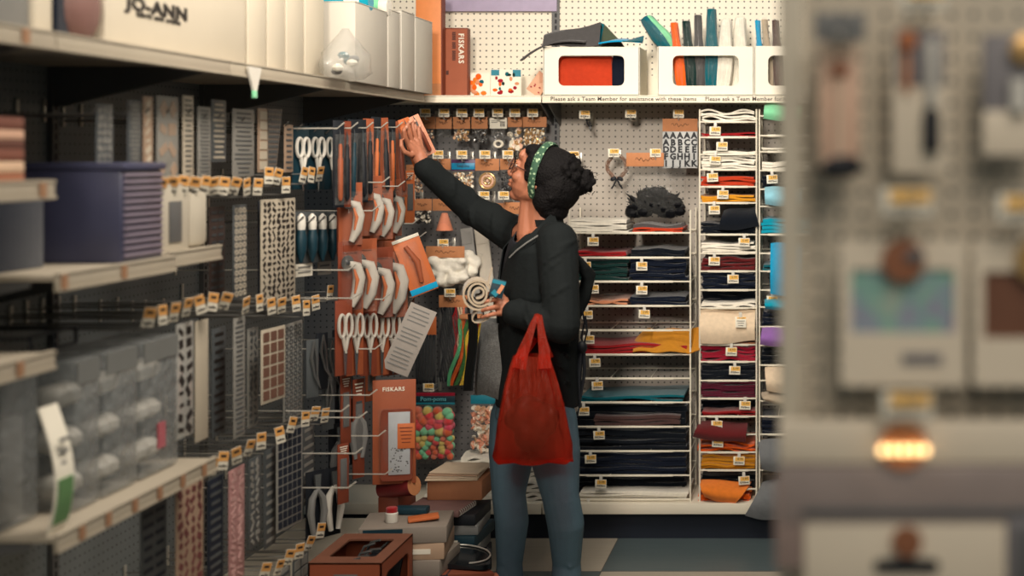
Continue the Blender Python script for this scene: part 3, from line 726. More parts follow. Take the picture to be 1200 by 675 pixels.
# ------------------------------------------------------------------ on top of the back shelf
ZT = 1.744
def bin_box(px0, px1, ytop, label, wy=(65, 100.5)):
    Y = 5.69; x0, _ = XZ(px0, 0, Y); x1, z1 = XZ(px1, ytop, Y); w = x1-x0; h = z1-ZT; D = .24
    t = thing('cardboard_bin', label, 'bin', ((x0+x1)/2, Y, ZT))
    ow, oh = w*.69, (wy[1]-wy[0])/(F/Y); zc = H-((wy[0]+wy[1])/2-CY)*Y/F-ZT
    inner = rrect(ow, oh, .022, 5); outer = []
    for i, (a, b) in enumerate(inner):
        q = rrect(w, h, .002, 5)[i]; outer.append((q[0], q[1]+h/2-zc))
    MB().prism(outer, (0, 0, zc), (1, 0, 0), (0, 0, 1), (0, .004, 0), 0, inner).build('front_panel', M_white, t)
    for sx in (-1, 1): MB().bb(sx*w/2-.002, sx*w/2+.002, .0, D, 0, h).build('side_panel', M_white, t)
    MB().bb(-w/2, w/2, D-.004, D, 0, h).build('back_panel', M_white, t); MB().bb(-w/2, w/2, 0, D, 0, .004).build('base_panel', M_white, t)
    return t, (x0+x1)/2, w, h
b1, xb1, wb1, hb1 = bin_box(637, 749, 55, 'white cardboard bin with rounded window holding folded felt')
b2, xb2, wb2, hb2 = bin_box(771, 883, 54.5, 'white cardboard bin with rounded window holding wrapped cord bundles')
b3, xb3, wb3, hb3 = bin_box(884.5, 985, 54, 'white cardboard bin partly hidden by the endcap')
def folded(px, py0, py1, wpx, col, label, Y, dep=.03, rot=0, lean=.1):
    x, z0 = XZ(px, py0, Y); z1 = XZ(px, py1, Y)[1]; w = wpx/(F/Y); h = z1-z0
    t = thing('felt_bundle', label, 'felt', (x, Y, z0), (lean, rot, 0))
    for i in range(3):
        MB().sheet(8, 8, lambda u, v: (w*(u-.5)+.003*i, -dep/2+dep*(i+.5)/3+.004*math.sin(u*6+v*3+i), h*v-.004*i), dep/3*.85).build('fold', FELT[col], t, 60)
folded(687, 103, 66, 62, 'rust', 'red orange folded felt seen through the left bin window', 5.78, .05)
folded(727, 103, 66, 24, 'navy', 'violet blue folded felt seen at the right of the left bin window', 5.79, .05, .15)
def grey_folds():
    Y = 5.74
    t = thing('felt_bundle', 'charcoal grey felt folded over the rim of the left bin', 'felt', (XZ(680, 54, Y)[0], Y, XZ(0, 54, Y)[1]))
    s = F/Y
    MB().sheet(14, 8, lambda u, v: (-42/s+66/s*u, -.045+.09*v, (14/s+14/s*u)*min(1, v*2.2)-.03*max(0, v-.5)+.004*math.sin(u*7)-.004), .005).build('upper_fold', FELT['charcoal'], t, 60)
    MB().sheet(12, 6, lambda u, v: (-66/s+75/s*u, -.075+.05*v, -18/s*(1-u)**3+10/s*math.sin(u*2.4)*.5-.002+.006*v), .006).build('hanging_strip', FELT['charcoal'], t, 60)
    t = thing('felt_bundle', 'turquoise felt spilling over the right rim of the left bin', 'felt', (XZ(722, 54, Y)[0], Y-.01, XZ(0, 54, Y)[1]))
    MB().sheet(12, 6, lambda u, v: (-18/s+48/s*u, -.05+.1*v, 9/s*math.sin(.4+u*2.3)*(0.5+.5*v)+.012*max(0, u-.7)), .006).build('fold', FELT['blue'], t, 60)
    MB().sheet(8, 6, lambda u, v: (10/s+24/s*u, -.058+.03*v, 4/s+7/s*v*u), .004).build('corner', FELT['teal'], t, 60)
    t = thing('felt_bundle', 'olive green felt corner rising behind the charcoal felt', 'felt', (XZ(706, 54, Y)[0], Y+.05, XZ(0, 54, Y)[1]))
    MB().prism([(-14/s, -.01), (26/s, -.01), (20/s, 6/s), (0, 27/s), (-5/s, 28/s)], (0, 0, 0), (1, 0, 0), (0, 0, 1), (0, .008, 0)).build('fold', FELT['olive'], t)
    MB().prism([(-8/s, 0), (-5/s, 0), (0, 27/s), (-5/s, 29/s)], (0, -.006, 0), (1, 0, 0), (0, 0, 1), (0, .006, 0)).build('edge', FELT['teal'], t)
grey_folds()
def cord_bundle(px0, y0, px1, y1, wpx, col, label, Y=5.76, stripe=None):
    x0, z0 = XZ(px0, y0, Y); x1, z1 = XZ(px1, y1, Y); s = F/Y; r = wpx/s/2
    t = thing('cord_bundle', label, 'bundle', (x0, Y, z0)); d = Vector((x1-x0, 0, z1-z0))
    n = 7; m1 = FELT[col]; m2 = stripe or m1
    for i in range(n):
        a = 2*math.pi*i/n; off = Vector((math.cos(a)*r*.55, math.sin(a)*r*.4, 0)) if i else Vector()
        pts = []
        for k in range(9):
            u = k/8; c = d*u+off*(math.sin(math.pi*min(1, .18+u*.8))**.6)+Vector((.004*math.sin(u*6+i), 0, 0)); pts.append(c)
        MB().tube(pts, r*.42, 8).build('strand', m1 if i % 3 else m2, t)
    rings = []
    for k in range(9):
        u = k/8; rr_ = r*1.02*math.sin(math.pi*min(.97, max(.04, .14+u*.8)))**.5; c = d*u*1.03
        rings.append([c+Vector((rr_*math.cos(a), rr_*.9*math.sin(a), 0)) for a in [2*math.pi*j/12 for j in range(12)]])
    MB().loft(rings).build('wrapper', M_film, t, 60); return t
cord_bundle(800, 104, 790, 27, 15, 'orange', 'orange wrapped cord bundle standing in the right bin')
cord_bundle(812, 104, 804, 25, 16, 'green', 'dark green wrapped cord bundle standing between orange and grey ones')
cord_bundle(821, 104, 818, 18, 15, 'charcoal', 'charcoal wrapped cord bundle standing between dark green and teal ones')
cord_bundle(835, 104, 834, 11, 19, 'teal', 'tall teal wrapped cord bundle standing in the right bin')
cord_bundle(848, 104, 852, 24, 23, 'white', 'white wrapped cord bundle left of the other white one')
cord_bundle(866, 104, 868, 22, 23, 'white', 'white wrapped cord bundle at the right end of the bin', 5.80)
cord_bundle(786, 56, 758, 22, 28, 'teal', 'green and mint wrapped bundle leaning out over the bin rim', 5.80, FELT['mint'])
cord_bundle(893, 100, 888, 24, 10, 'blue', 'blue wrapped bundle standing in the bin by the endcap')
cord_bundle(903, 100, 896, 23, 12, 'beige', 'beige wrapped bundle standing in the bin by the endcap')
cord_bundle(914, 100, 909, 24, 14, 'mauve', 'mauve wrapped bundle standing in the bin by the endcap')
def fiskars_box():
    Y = 5.80; x, _ = XZ(533.5, 0, Y); s = F/Y; w = 29/s; h = 81/s
    t = thing('blade_box', 'tall rust orange tool box with white lettering on the back shelf', 'box', (x, Y, ZT))
    MB().bb(-w/2, w/2, 0, .05, 0, h, .003).build('carton', M_rust, t)
    MB().bb(-w/2+.002, w/2-.002, -.0012, 0, .004, h-.006).build('front_face', M_orange, t)
    text('lettering', 'FISKARS', .030, M_white, t, (w*.24, -.0028, h*.70), (math.pi/2, math.pi/2, 0), bold=.0006, space=1.15)
    b = MB()
    for i in range(17):
        if i in (5, 10): continue
        b.bb(-.012, .002, -.0026, -.001, h*.92-i*.0068, h*.92-i*.0068+.0048)
    b.bb(-.036, -.026, -.0026, -.001, h*.32, h*.38); b.build('small_print', mat('dark_print', (70, 30, 20), .6), t)
    Y = 5.74; x0, _ = XZ(487, 0, Y); x1, _ = XZ(518, 0, Y); t = thing('tall_box', 'tall plain orange box standing beside the lettered orange box', 'box', ((x0+x1)/2, Y, ZT))
    MB().bb(-(x1-x0)/2, (x1-x0)/2, 0, .05, 0, .42, .003).build('carton', mat('apricot_card', (222, 136, 78), .55), t)
    MB().bb(-(x1-x0)/2, (x1-x0)/2, -.001, .001, .004, .05).build('lower_band', M_kraft, t)
    MB().bb((x1-x0)/2-.004, (x1-x0)/2+.001, -.0015, .05, 0, .42).build('side_edge', M_rust, t)
fiskars_box()
def craft_cards():
    Y = 5.86
    x, z = XZ(593, 112, Y); s = F/Y; t = thing('picture_card', 'white picture card with teal corners and red flowers', 'card', (x, Y, ZT))
    w, h = 36/s, 33/s
    MB().bb(-w/2, w/2, 0, .004, 0, h).build('card', M_white, t)
    b = MB(); b.bb(-w/2+.002, -w/2+.035, -.0015, 0, h-.025, h-.002).bb(w/2-.035, w/2-.002, -.0015, 0, h-.03, h-.002); b.build('corner_print', M_teal, t)
    for i in range(16):
        m = [FELT['red'], FELT['crimson'], FELT['green'], FELT['orange'], FELT['teal'], FELT['peach']][i % 6]
        MB().ell((R.uniform(-.045, .045), -.001, R.uniform(.012, h-.015)), (R.uniform(.005, .012), .002, R.uniform(.005, .010)), seg=10).build('flower', m, t)
    x, z = XZ(560, 112, Y); t = thing('flower_card', 'white card with orange flowers next to the tool box', 'card', (x, Y, ZT))
    MB().bb(-.05, .05, 0, .004, 0, .10).build('card', M_white, t)
    for i in range(15):
        m = [FELT['tan'], FELT['peach'], FELT['orange'], FELT['teal']][i % 4 if i > 10 else i % 3]
        MB().ell((R.uniform(-.035, .025), -.002, R.uniform(.006, .06) if i < 11 else R.uniform(.06, .09)), (R.uniform(.008, .013), .003, R.uniform(.008, .013)), seg=10).build('flower', m, t)
    x, z = XZ(625, 111, Y-.05); t = thing('paper_envelope', 'tan paper envelope tilted against the left bin', 'envelope', (x, Y-.05, ZT+.018), (0, .62, 0))
    MB().box((0, 0, .04), (.062, .008, .09), .001).build('body', mat('tan_paper', (206, 160, 132), .7), t)
    MB().prism([(-.031, .085), (.031, .085), (0, .045)], (0, -.006, 0), (1, 0, 0), (0, 0, 1), (0, .002, 0)).build('flap', mat('tan_paper_flap', (190, 140, 112), .7), t)
    b = MB()
    for i in range(5): b.ell((R.uniform(-.02, .02), -.006, R.uniform(.01, .04)), (.004, .001, .003), seg=8)
    b.build('print', FELT['crimson'], t)
    x, z = XZ(500, 107, 5.75); 
    x, _ = XZ(585, 0, 5.97); z = XZ(0, 13, 5.97)[1]
    o = MB().box((0, 0, .18), (134/(F/5.97), .012, .36), .002).build('hanging_sign', mat('lavender_card', (176, 164, 190), .6), None); o.location = (x, 5.985, z); tag(o, 'lavender sign panel hanging on the upper pegboard', 'sign')
craft_cards()
# ------------------------------------------------------------------ left gondola: panel, uprights, base, shelves
XF, XB = -1.50, -1.95
YE = 5.54
PB_d = pegboard('dark_pegboard', (120, 126, 128), (30, 34, 38), axis='Y')
struct('wall_left', MB().bb(XB-.02, XB, 1.6, YE, .12, 2.3), PB_d)
struct('baseboard_left', MB().bb(XB-.02, XF-.05, 1.6, YE, 0, .10), M_dark)
dk = MB()
for a, b in ((1.6, 2.853), (2.857, 3.698), (3.702, 4.608), (4.612, YE)): dk.bb(XB, XF, a, b, .10, .125, .003).bb(XF-.004, XF+.004, a, b, .085, .125, .002)
struct('trim_8', dk, M_cream)
for i, y in enumerate((2.855, 3.70, 4.61)):
    b = MB().bb(XB-.01, XB+.014, y-.016, y+.016, 0, 2.3); z = .2
    while z < 2.28: b.bb(XB+.012, XB+.0155, y-.003, y+.003, z, z+.016, m=1); z += .0254
    struct('trim_%d' % (9+i), b, [M_grey, M_black])
M_dimlip = mat('dimmed_enamel', (168, 158, 141), .45, .06, 10)  # same shelf enamel, darkened in colour for the dim light on this side
def side_shelf(y0, y1, z, label, xf=XF, marks=()):
    t = thing('steel_shelf', label, 'shelf', (xf, (y0+y1)/2, z)); w = (y1-y0)/2-.002; D = XB-xf
    MB().bb(D, 0, -w, w, -.012, 0, .002).build('shelf_board', M_dimlip, t)
    MB().bb(-.002, .008, -w, w, -.034, .005, .003).bb(.008, .0105, -w, w, -.032, -.026).bb(.008, .0105, -w, w, 0, .004).build('price_channel', M_dimlip, t)
    for sy in (-1, 1):
        MB().prism([(0, 0), (.40, 0), (.40, -.012), (.03, -.10), (0, -.10)], (D, sy*(w-.008)-.002, -.012), (1, 0, 0), (0, 0, 1), (0, .004, 0)).build('bracket', M_grey, t)
    for yy in marks:
        MB().bb(.0095, .0115, yy-.012-(y0+y1)/2, yy+.012-(y0+y1)/2, -.028, .0).build('price_label', mat('lip_label', (150, 112, 84), .6), t)
    return t
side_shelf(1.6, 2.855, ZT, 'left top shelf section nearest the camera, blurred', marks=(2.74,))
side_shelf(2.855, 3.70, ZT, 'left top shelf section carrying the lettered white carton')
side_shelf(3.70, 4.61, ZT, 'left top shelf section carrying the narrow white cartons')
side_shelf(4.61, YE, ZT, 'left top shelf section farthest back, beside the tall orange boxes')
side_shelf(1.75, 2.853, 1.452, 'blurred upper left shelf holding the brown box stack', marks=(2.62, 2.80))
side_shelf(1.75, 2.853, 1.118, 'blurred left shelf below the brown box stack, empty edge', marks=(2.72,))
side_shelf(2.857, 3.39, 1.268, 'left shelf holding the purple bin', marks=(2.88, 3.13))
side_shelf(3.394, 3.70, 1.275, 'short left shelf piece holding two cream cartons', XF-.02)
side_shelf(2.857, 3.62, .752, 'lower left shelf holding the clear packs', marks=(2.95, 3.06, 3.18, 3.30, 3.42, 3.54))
def clip_strip():
    y, z = YZ(291, 84, XF); t = thing('sign_holder', 'small white plastic sign clip hanging off the top shelf lip', 'sign clip', (XF+.012, y, z))
    MB().prism([(-.045, .012), (.045, .012), (.040, 0), (.012, -.055), (-.004, -.055), (-.04, 0)], (0, 0, 0), (0, 1, 0), (0, 0, 1), (.006, 0, 0)).build('holder', M_plw, t)
    MB().bb(0, .008, -.01, .012, -.07, -.05, .002).build('green_tip', FELT['mint'], t)
clip_strip()
# ------------------------------------------------------------------ goods along the left top shelf
def carton(px0, px1, py1, label, X=-1.54, dep=.3, c=None, h=None, name='white_carton', z0=ZT, bev=.003, cat='box'):
    ya, yb = F*-X/(CX-px0), F*-X/(CX-px1); hh = h if h else H-(py1-CY)*yb/F-z0
    t = thing(name, label, cat, (X, (ya+yb)/2, z0)); w = (yb-ya)/2-.003
    MB().bb(-dep, 0, -w, w, 0, hh, bev).build('body', c or M_carton, t)
    MB().bb(-dep*.9, .0005, -w, w, hh*.999, hh+.0025).build('lid_flap', c or M_carton, t); return t, w, hh
M_carton = mat('white_carton_board', (204, 194, 175), .55, .04, 10)
t, w, hh = carton(122, 288, 0, 'large white carton with black shop lettering on the left top shelf', h=.30)
o = text('lettering', 'JO-ANN', .042, M_ink, t, (.0015, -.134, .104), (math.pi/2, 0, math.pi/2), bold=.0016, space=1.05); o.scale.x = 2.0
o = text('lettering', 'fabric and crafts', .018, M_ink, t, (.0015, -.130, .083), (math.pi/2, 0, math.pi/2), bold=.0004, space=1.1); o.scale.x = 1.75
for i, (a, b) in enumerate(((290, 312), (313.5, 334), (335.5, 356), (357.5, 380))):
    carton(a, b, 0, '%s narrow white carton standing right of the lettered carton' % ORD[i].capitalize(), h=.29)
for i, (a, b, y) in enumerate(((416, 454, 15), (455, 469, 16), (470.5, 486, 18), (487, 507, 27))):
    carton(a, b, y, ['widest pale grey carton beside the lumpy clear bag', 'slim pale carton right of the widest pale grey one', 'slim pale carton, third along from the clear bag', 'pale carton standing at the far end of the left top shelf'][i], -1.47, .2, mat('pale_carton', (196, 190, 178), .55, .05, 10))
def teal_rolls():
    for i, (px, c, l) in enumerate(((386, 'turquoise', 'turquoise wrapped roll leftmost on the left top shelf'), (398, 'teal', 'teal wrapped roll between the turquoise and grey ones'), (408, 'teal', 'teal wrapped roll just left of the pale grey carton'))):
        y = F*1.62/(CX-px); t = thing('wrapped_roll', l, 'roll', (-1.62, y, ZT))
        MB().lathe([(.028, 0), (.032, .01), (.032, .33), (.026, .34)], n=14).build('roll', FELT[c], t); MB().lathe([(.033, .002), (.0335, .30), (.012, .36)], n=14).build('wrapper', M_film, t)
    y = F*1.5/(CX-410); t = thing('lumpy_bag', 'lumpy clear plastic bag with teal bits on the left top shelf', 'bag', (-1.455, 4.50, ZT+.002))
    rings = []
    for k in range(9):
        u = k/8; rr_ = .72*(.115, .15, .155, .15, .135, .11, .08, .045, .02)[k]
        rings.append([(rr_*.65*math.cos(a)*R.uniform(.86, 1.1), rr_*1.15*math.sin(a)*R.uniform(.86, 1.1), .155*u) for a in [2*math.pi*j/16 for j in range(16)]])
    MB().loft(rings).build('bag', plastic_film('thick_film', (190, 188, 180), .30, .12), t, 60)
    for i in range(7): MB().ell((R.uniform(-.03, .03), R.uniform(-.06, .06), .02+R.uniform(0, .05)), (.018, .022, .012), seg=8).build('yarn_piece', [FELT['teal'], FELT['white'], FELT['grey']][i % 3], t)
    for i, px in enumerate((424, 446)):
        y = F*1.5/(CX-px); t = thing('wrapped_roll', ['teal wrapped roll lying on top of the widest pale carton', 'white and green wrapped roll lying on the pale cartons'][i], 'roll', (-1.55, y, 1.74+.245+.034))
        MB().tube([(-.1, 0, 0), (.08, 0, 0)], .032, 14).build('roll', FELT[['turquoise', 'white'][i]], t); MB().tube([(.0, 0, 0), (.05, 0, 0)], .034, 14).build('band', FELT[['white', 'mint'][i]], t)
teal_rolls()
def near_top():
    t, w, hh = carton(66, 109, 0, 'blurred dark box end with rounded side on the left top shelf', -1.56, .3, FELT['navy'], .22, 'dark_box')
    MB().ell((0, .02, .075), (.03, w*.9, .075), seg=16).build('rounded_cover', mat('dusty_mauve', (120, 88, 82), .6), t)
    carton(-40, 35, 0, 'blurred dark grey box at the left edge on the top shelf', -1.58, .3, M_plg, .2, 'grey_box')
    carton(40, 66, 0, 'blurred pale box between dark ones on the left top shelf', -1.57, .3, M_carton, .2)
near_top()
# ------------------------------------------------------------------ goods on the near left shelves
M_dimcard = mat('dim_card', (186, 178, 162), .55, .06, 12)
def near_goods():
    cs = [((150, 96, 70), .020), ((208, 176, 148), .022), ((120, 72, 58), .024), ((96, 58, 48), .016), ((200, 160, 136), .02), ((110, 66, 54), .024)]
    z = 1.452
    nm = ['bottom brown box of the blurred stack on the left shelf', 'pale tan box second from bottom in the blurred left stack', 'brown box third from bottom in the blurred left stack',
          'dark brown box fourth from bottom in the blurred left stack', 'pale peach box second from top in the blurred left stack', 'topmost brown box of the blurred stack on the left shelf']
    for i, (c, h) in enumerate(cs):
        t = thing('flat_box', nm[i], 'box', (-1.645, 2.68, z)); MB().bb(-.12, .12, -.12, .12, 0, h-.001, .003).build('body', mat('flat_box_%d' % i, c, .6), t)
        MB().bb(.02, .08, -.1215, -.1195, .004, h-.005).build('end_label', M_white if i == 3 else M_kraft, t); z += h
    # purple bin with ribbed front
    z0 = 1.268; y0 = 3.18; t = thing('storage_bin', 'blurred purple blue ribbed plastic bin on the left shelf', 'bin', (-1.66, y0+.1, z0))
    M_bin = mat('purple_plastic', (66, 68, 92), .35, .12, 14); M_bin2 = mat('dusty_rose_plastic', (120, 110, 124), .4, .1, 14)
    b = MB().bb(-.14, .14, -.1, .1, 0, .205, .006).build('body', M_bin, t)
    q = MB()
    for i in range(13): q.bb(.135, .146, -.092, .092, .012+.0148*i, .020+.0148*i, .002)
    q.build('ribs', M_bin2, t); MB().bb(-.146, .148, -.104, .104, .205, .222, .004).build('lid', M_bin, t)
    t = thing('storage_bin', 'blurred dark navy plastic bin behind the purple bin corner', 'bin', (-1.75, 2.98, z0)); MB().bb(-.16, .12, -.09, .09, 0, .16, .006).build('body', FELT['navy'], t); MB().bb(-.165, .125, -.095, .095, .16, .178, .004).build('lid', mat('slate_blue', (58, 66, 86), .4), t)
    # two cream cartons with a round cut
    t, w, hh = carton(182, 222, 0, 'cream carton with dark oval cut standing on the short left shelf', -1.55, .12, M_dimcard, .16, 'cream_carton', 1.275)
    MB().bb(0, .003, -w*.25, w*.5, .02, .12, .001).build('dark_window', M_grey, t)
    carton(223, 246, 0, 'second cream carton on the short left shelf, rounded front', -1.55, .10, M_dimcard, .15, 'cream_carton', 1.275, .02)
    # clear packs on the lower shelf
    for i, (px0, px1, y1, l) in enumerate(((84, 116, 455, 'blurred clear pack of white parts nearest on the lower left shelf'), (118, 160, 445, 'blurred clear pack of white parts in the middle of the lower left shelf'), (162, 208, 425, 'blurred clear pack of white parts farthest on the lower left shelf'))):
        ya, yb = F*1.56/(CX-px0), F*1.56/(CX-px1); h = .32; t = thing('clear_pack', l, 'pack', (-1.60, (ya+yb)/2, .752)); w = (yb-ya)/2-.004
        MB().bb(-.10, .045, -w, w, .003, h, .008).build('clear_case', M_film2, t)
        for k in range(3):
            b = MB()
            for q in range(3): b.ell((-.02, (q-1)*w*.55, .05+.095*k), (.04, w*.42, .026), seg=10)
            b.build('white_part', M_plw, t)
        MB().bb(.0455, .048, -w*.9, w*.9, h-.05, h-.002).build('top_card', mat('hazy_card', (110, 112, 110), .5), t)
    o = MB().bb(.0455, .0485, -.02, .02, .06, .12).build('red_label', FELT['crimson'], t)
    # tall curved tag
    t = thing('curved_tag', 'blurred tall white tag with green lower half at lower left', 'tag', (-1.555, 2.90, .754))
    o = MB().sheet(10, 4, lambda u, v: (.02+.035*math.sin(u*2.6), -.036+.072*v, .25*(1-u)), .003).build('tag_card', M_white, t, 60)
    o = MB().sheet(5, 4, lambda u, v: (.023+.035*math.sin((.57+u*.36)*2.6), -.028+.056*v, .25*(1-.57-u*.36)), .003).build('green_patch', mat('fern_green', (92, 132, 84), .6), t, 60); 
    b = MB()
    for i in range(3): b.box((.056-.002*i, 0, .185-.024*i), (.004, .04-.01*i, .007))
    b.build('print', M_plg, t)
    t = thing('clear_pack', 'blurred clear plastic case at the lower left edge of the picture', 'pack', (-1.66, 2.94, .752)); MB().bb(-.12, .05, -.072, .072, .003, .32, .01).build('clear_case', M_film2, t)
    MB().bb(-.10, .03, -.055, .055, .01, .22, .01).build('grey_content', M_plg, t)
    # wire basket rim
    y0, y1 = 2.96, 3.14; t = thing('wire_holder', 'blurred dark wire holder above the clear packs', 'holder', (-1.60, 3.05, 1.10))
    MB().tube([(0, -.09, 0), (0, -.09, .035), (0, .09, .035), (0, .09, 0), (0, -.09, 0)], .004, 6).tube([(-.35, -.09, .03), (0, -.09, .03)], .003, 6).tube([(-.35, .09, .03), (0, .09, .03)], .003, 6).tube([(0, 0, 0), (0, 0, .035)], .003, 6).build('frame', M_black, t)
near_goods()
# ------------------------------------------------------------------ hooks along the left aisle
LTAG = MB().box((0, 0, 0), (.030, .0016, .048), .0007).box((0, -.0012, .011), (.028, .0012, .024), 0, m=1).box((0, -.0019, .012), (.016, .0006, .007), 0, m=2).box((0, -.0012, -.014), (.022, .0008, .004), 0, m=2).mesh('price_tag', [mat('aisle_tag_white', (206, 200, 184), .5), mat('aisle_tag_orange', (200, 146, 82), .5), M_ink])
HL = .36
M_rod = mat('dull_rod', (120, 118, 114), .4, .1, 60, metal=.4)
lrod_me = MB().tube([(-.012, 0, 0), (HL, 0, 0), (HL+.016, 0, .018)], .0028, 6).mesh('rod', M_rod)
brod_me = MB().tube([(-.012, 0, 0), (HL, 0, 0), (HL+.016, 0, .018)], .0022, 6).mesh('rod', M_steel)
lrod2_me = MB().tube([(-.012, 0, .022), (HL-.01, 0, .030)], .002, 6).mesh('tag_rod', M_rod)
lfoot_me = MB().box((.002, 0, .014), (.006, .014, .06), .002).mesh('hook_plate', M_steel)
def lhook(px, py, label, tagged=True, X=-1.555, zr=None):
    y, z = YZ(px, py, X)
    t = thing('peg_hook', label, 'hook', (XB+.002, y, z-.03))
    for m, n in ((brod_me if X > -1.45 else lrod_me, 'rod'), (lfoot_me, 'hook_plate')):
        o = put(m, n, t, (0, 0, 0)); 
        if n == 'rod': o.scale = ((X-XB-.012)/HL, 1, 1)
    if tagged:
        o = put(lrod2_me, 'tag_rod', t, (0, 0, 0)); o.scale = ((X-XB)/HL, 1, 1)
        put(LTAG, 'price_tag', t, (X-XB+.003, 0, .028), (R.uniform(-.1, .3), R.uniform(-.25, .25), math.radians(R.uniform(48, 78))))
    return t
LR = [('upper row', [(186, 218), (199, 217), (212, 216), (225, 217), (238, 216), (248, 217), (260, 217), (273, 217), (287, 218), (300, 218), (313, 205), (323, 206), (333, 216), (354, 204), (363, 204), (373, 203)]),
      ('middle row', [(172, 371), (188, 368), (202, 365), (217, 359), (232, 356), (247, 353), (262, 352), (286, 357), (302, 354), (316, 358), (328, 357), (345, 355), (357, 360), (368, 354), (385, 342)]),
      ('lower row', [(246, 546), (259, 539), (275, 533), (290, 524), (304, 516), (326, 509), (340, 497), (356, 490), (367, 484), (379, 486)]),
      ('lowest row', [(309, 668), (325, 664), (337, 652), (349, 645), (361, 636), (374, 621)])]
for nm, pts in LR:
    for i, (x, y) in enumerate(pts): lhook(x, y, 'peg hook with orange price tag, %s from camera in the left aisle %s' % (ORD[i], nm))
for i, (x, y) in enumerate(((112, 118), (150, 119), (172, 121), (196, 122), (222, 122), (240, 128), (257, 128), (285, 132), (316, 134), (336, 138), (352, 141), (371, 144), (386, 145), (404, 147))):
    lhook(x, y, 'plain peg hook, %s from camera under the left top shelf' % ORD[i], False, -1.58)
for i, (x, y) in enumerate(((452, 203), (470, 208), (487, 252), (440, 236), (495, 268), (489, 338), (452, 340), (478, 388), (443, 398), (437, 452), (447, 500), (455, 545), (420, 520), (418, 338), (412, 305), (425, 478), (404, 470), (412, 560))):
    lhook(x, y, 'bare steel peg hook, %s in the orange tool section' % ['uppermost left', 'uppermost right', 'beside the sequin wall, second tier', 'among the white cutters, left', 'below the cone packet side',
          'under the orange cutters, frontmost', 'under the orange cutters, left', 'over the instruction sheet', 'over the scissors packs', 'over the big trimmer pack', 'beside the trimmer pack, middle', 'beside the trimmer pack, bottom',
          'among the silver tools', 'left of the orange cutters, low', 'left of the orange cutters, high', 'left of the trimmer pack', 'just right of silver tools', 'above the open orange box'][i], False, -1.41)
for i, px in enumerate((353, 366, 378, 390)): lhook(px, 249, 'plain peg hook carrying a dark teal tool, %s of four from camera' % ORD[i], False, -1.555)
for i, px in enumerate((399, 415, 433, 450, 468)): lhook(px, 139, 'plain peg hook carrying the craft knife packs, %s of five from left' % ORD[i], False, -1.44)
lhook(480, 201, 'bare steel peg hook just below the raised hand', False, -1.515)
# ------------------------------------------------------------------ cards and packs hanging along the left aisle
def lplace(px, py, X, dz=0):
    y, z = YZ(px, py, X); return (X, y, z+dz), F/y, y
def lcard(px, y0, y1, wpx, label, base, pat=None, pm=None, X=-1.585, rz=None, lean=0.0, head=None, hm=None, film=False, cat='sticker sheet', name='sticker_sheet'):
    loc, s, y = lplace(px, y0, X); h = (y1-y0)/s; rz = 90 if rz is None else rz
    cosv = abs(math.sin(math.radians(rz)))*(CX-px)/F + abs(math.cos(math.radians(rz)))
    w = wpx/s/max(.2, cosv)
    t = thing(name, label, cat, loc, (0, lean, math.radians(rz)))
    MB().box((0, 0, -h/2), (w, .003, h), .0008).build('backing_card', base, t)
    hd = head or 0
    if hd: MB().box((0, -.002, -h*hd/2), (w, .0016, h*hd), 0).build('header_card', hm or M_kraft, t)
    if pat:
        kind, nx, ny = pat; b = MB(); H0 = h*(1-hd)-.012; W0 = w-.012
        for i in range(nx):
            for j in range(ny):
                cx = -W0/2+W0*(i+.5)/nx; cz = -h*hd-.006-H0*(j+.5)/ny; a, c = W0/nx*.40, H0/ny*.40
                if kind == 'cell': b.box((cx, -.0022, cz), (a*2, .0016, c*2), 0)
                elif kind == 'dot': b.ell((cx, -.002, cz), (a, .0014, c), seg=8)
                elif kind == 'ring': b.prism(rrect(a*2, c*2, min(a, c)*.95, 2), (cx, -.0014, cz), (1, 0, 0), (0, 0, 1), (0, -.0014, 0), 0, rrect(a*1.1, c*1.1, min(a, c)*.5, 2))
                elif kind == 'line': b.box((cx, -.0022, cz), (a*2*R.uniform(.7, 1.15), .0012, c*.9), 0)
                elif kind == 'flake':
                    k = R.randrange(3)
                    b.box((cx+R.uniform(-.3, .3)*a, -.0022, cz), (a*R.uniform(1, 2), .0014, c*R.uniform(.7, 1.8)), 0, Euler((0, R.uniform(-.9, .9), 0)))
        b.build('print', pm or M_ink, t)
    if film: pouch(t, w*.98, -.002, -h-.004, .016)
    return t
g1 = mat('sheet_grey', (132, 130, 124), .5, .08, 20); g2 = mat('sheet_dark', (74, 78, 80), .5, .1, 20); g3 = mat('sheet_cream', (178, 168, 150), .5, .06, 20); g4 = mat('sheet_tan', (156, 132, 112), .5, .08, 20)
g5 = mat('glitter_rose', (168, 124, 122), .35, .3, 260, bump=.3, bscale=300); g6 = mat('red_brown_print', (104, 56, 56), .5, .15, 20); g7 = mat('foil_print', (196, 196, 190), .25, .1, 30, metal=.4)
K = lcard
K(122, 122, 208, 20, 'dark blurred sheet with faint pale flecks, nearest under the left top shelf', g2, ('flake', 3, 9), g1)
K(157, 118, 196, 16, 'grey green blurred sheet between the nearest flecked sheet and pale strip', g2, ('line', 1, 14), g1)
K(173, 113, 206, 11, 'pale upright strip left of the hazy bag under the left top shelf', g4, ('flake', 1, 8), g3)
K(196, 113, 214, 25, 'hazy clear bag with tan shine under the left top shelf', g1, ('flake', 2, 4), g4, film=True, name='craft_packet', cat='packet')
K(220, 112, 212, 12, 'pale slim strip right of the hazy bag', g3, ('line', 1, 16), g2)
K(239, 125, 210, 15, 'grey lined sheet, right of the pale slim strip', g1, ('line', 1, 18), g2)
K(256, 117, 190, 17, 'ladder patterned sheet with cream left border under the top shelf', g2, ('line', 1, 11), g3)
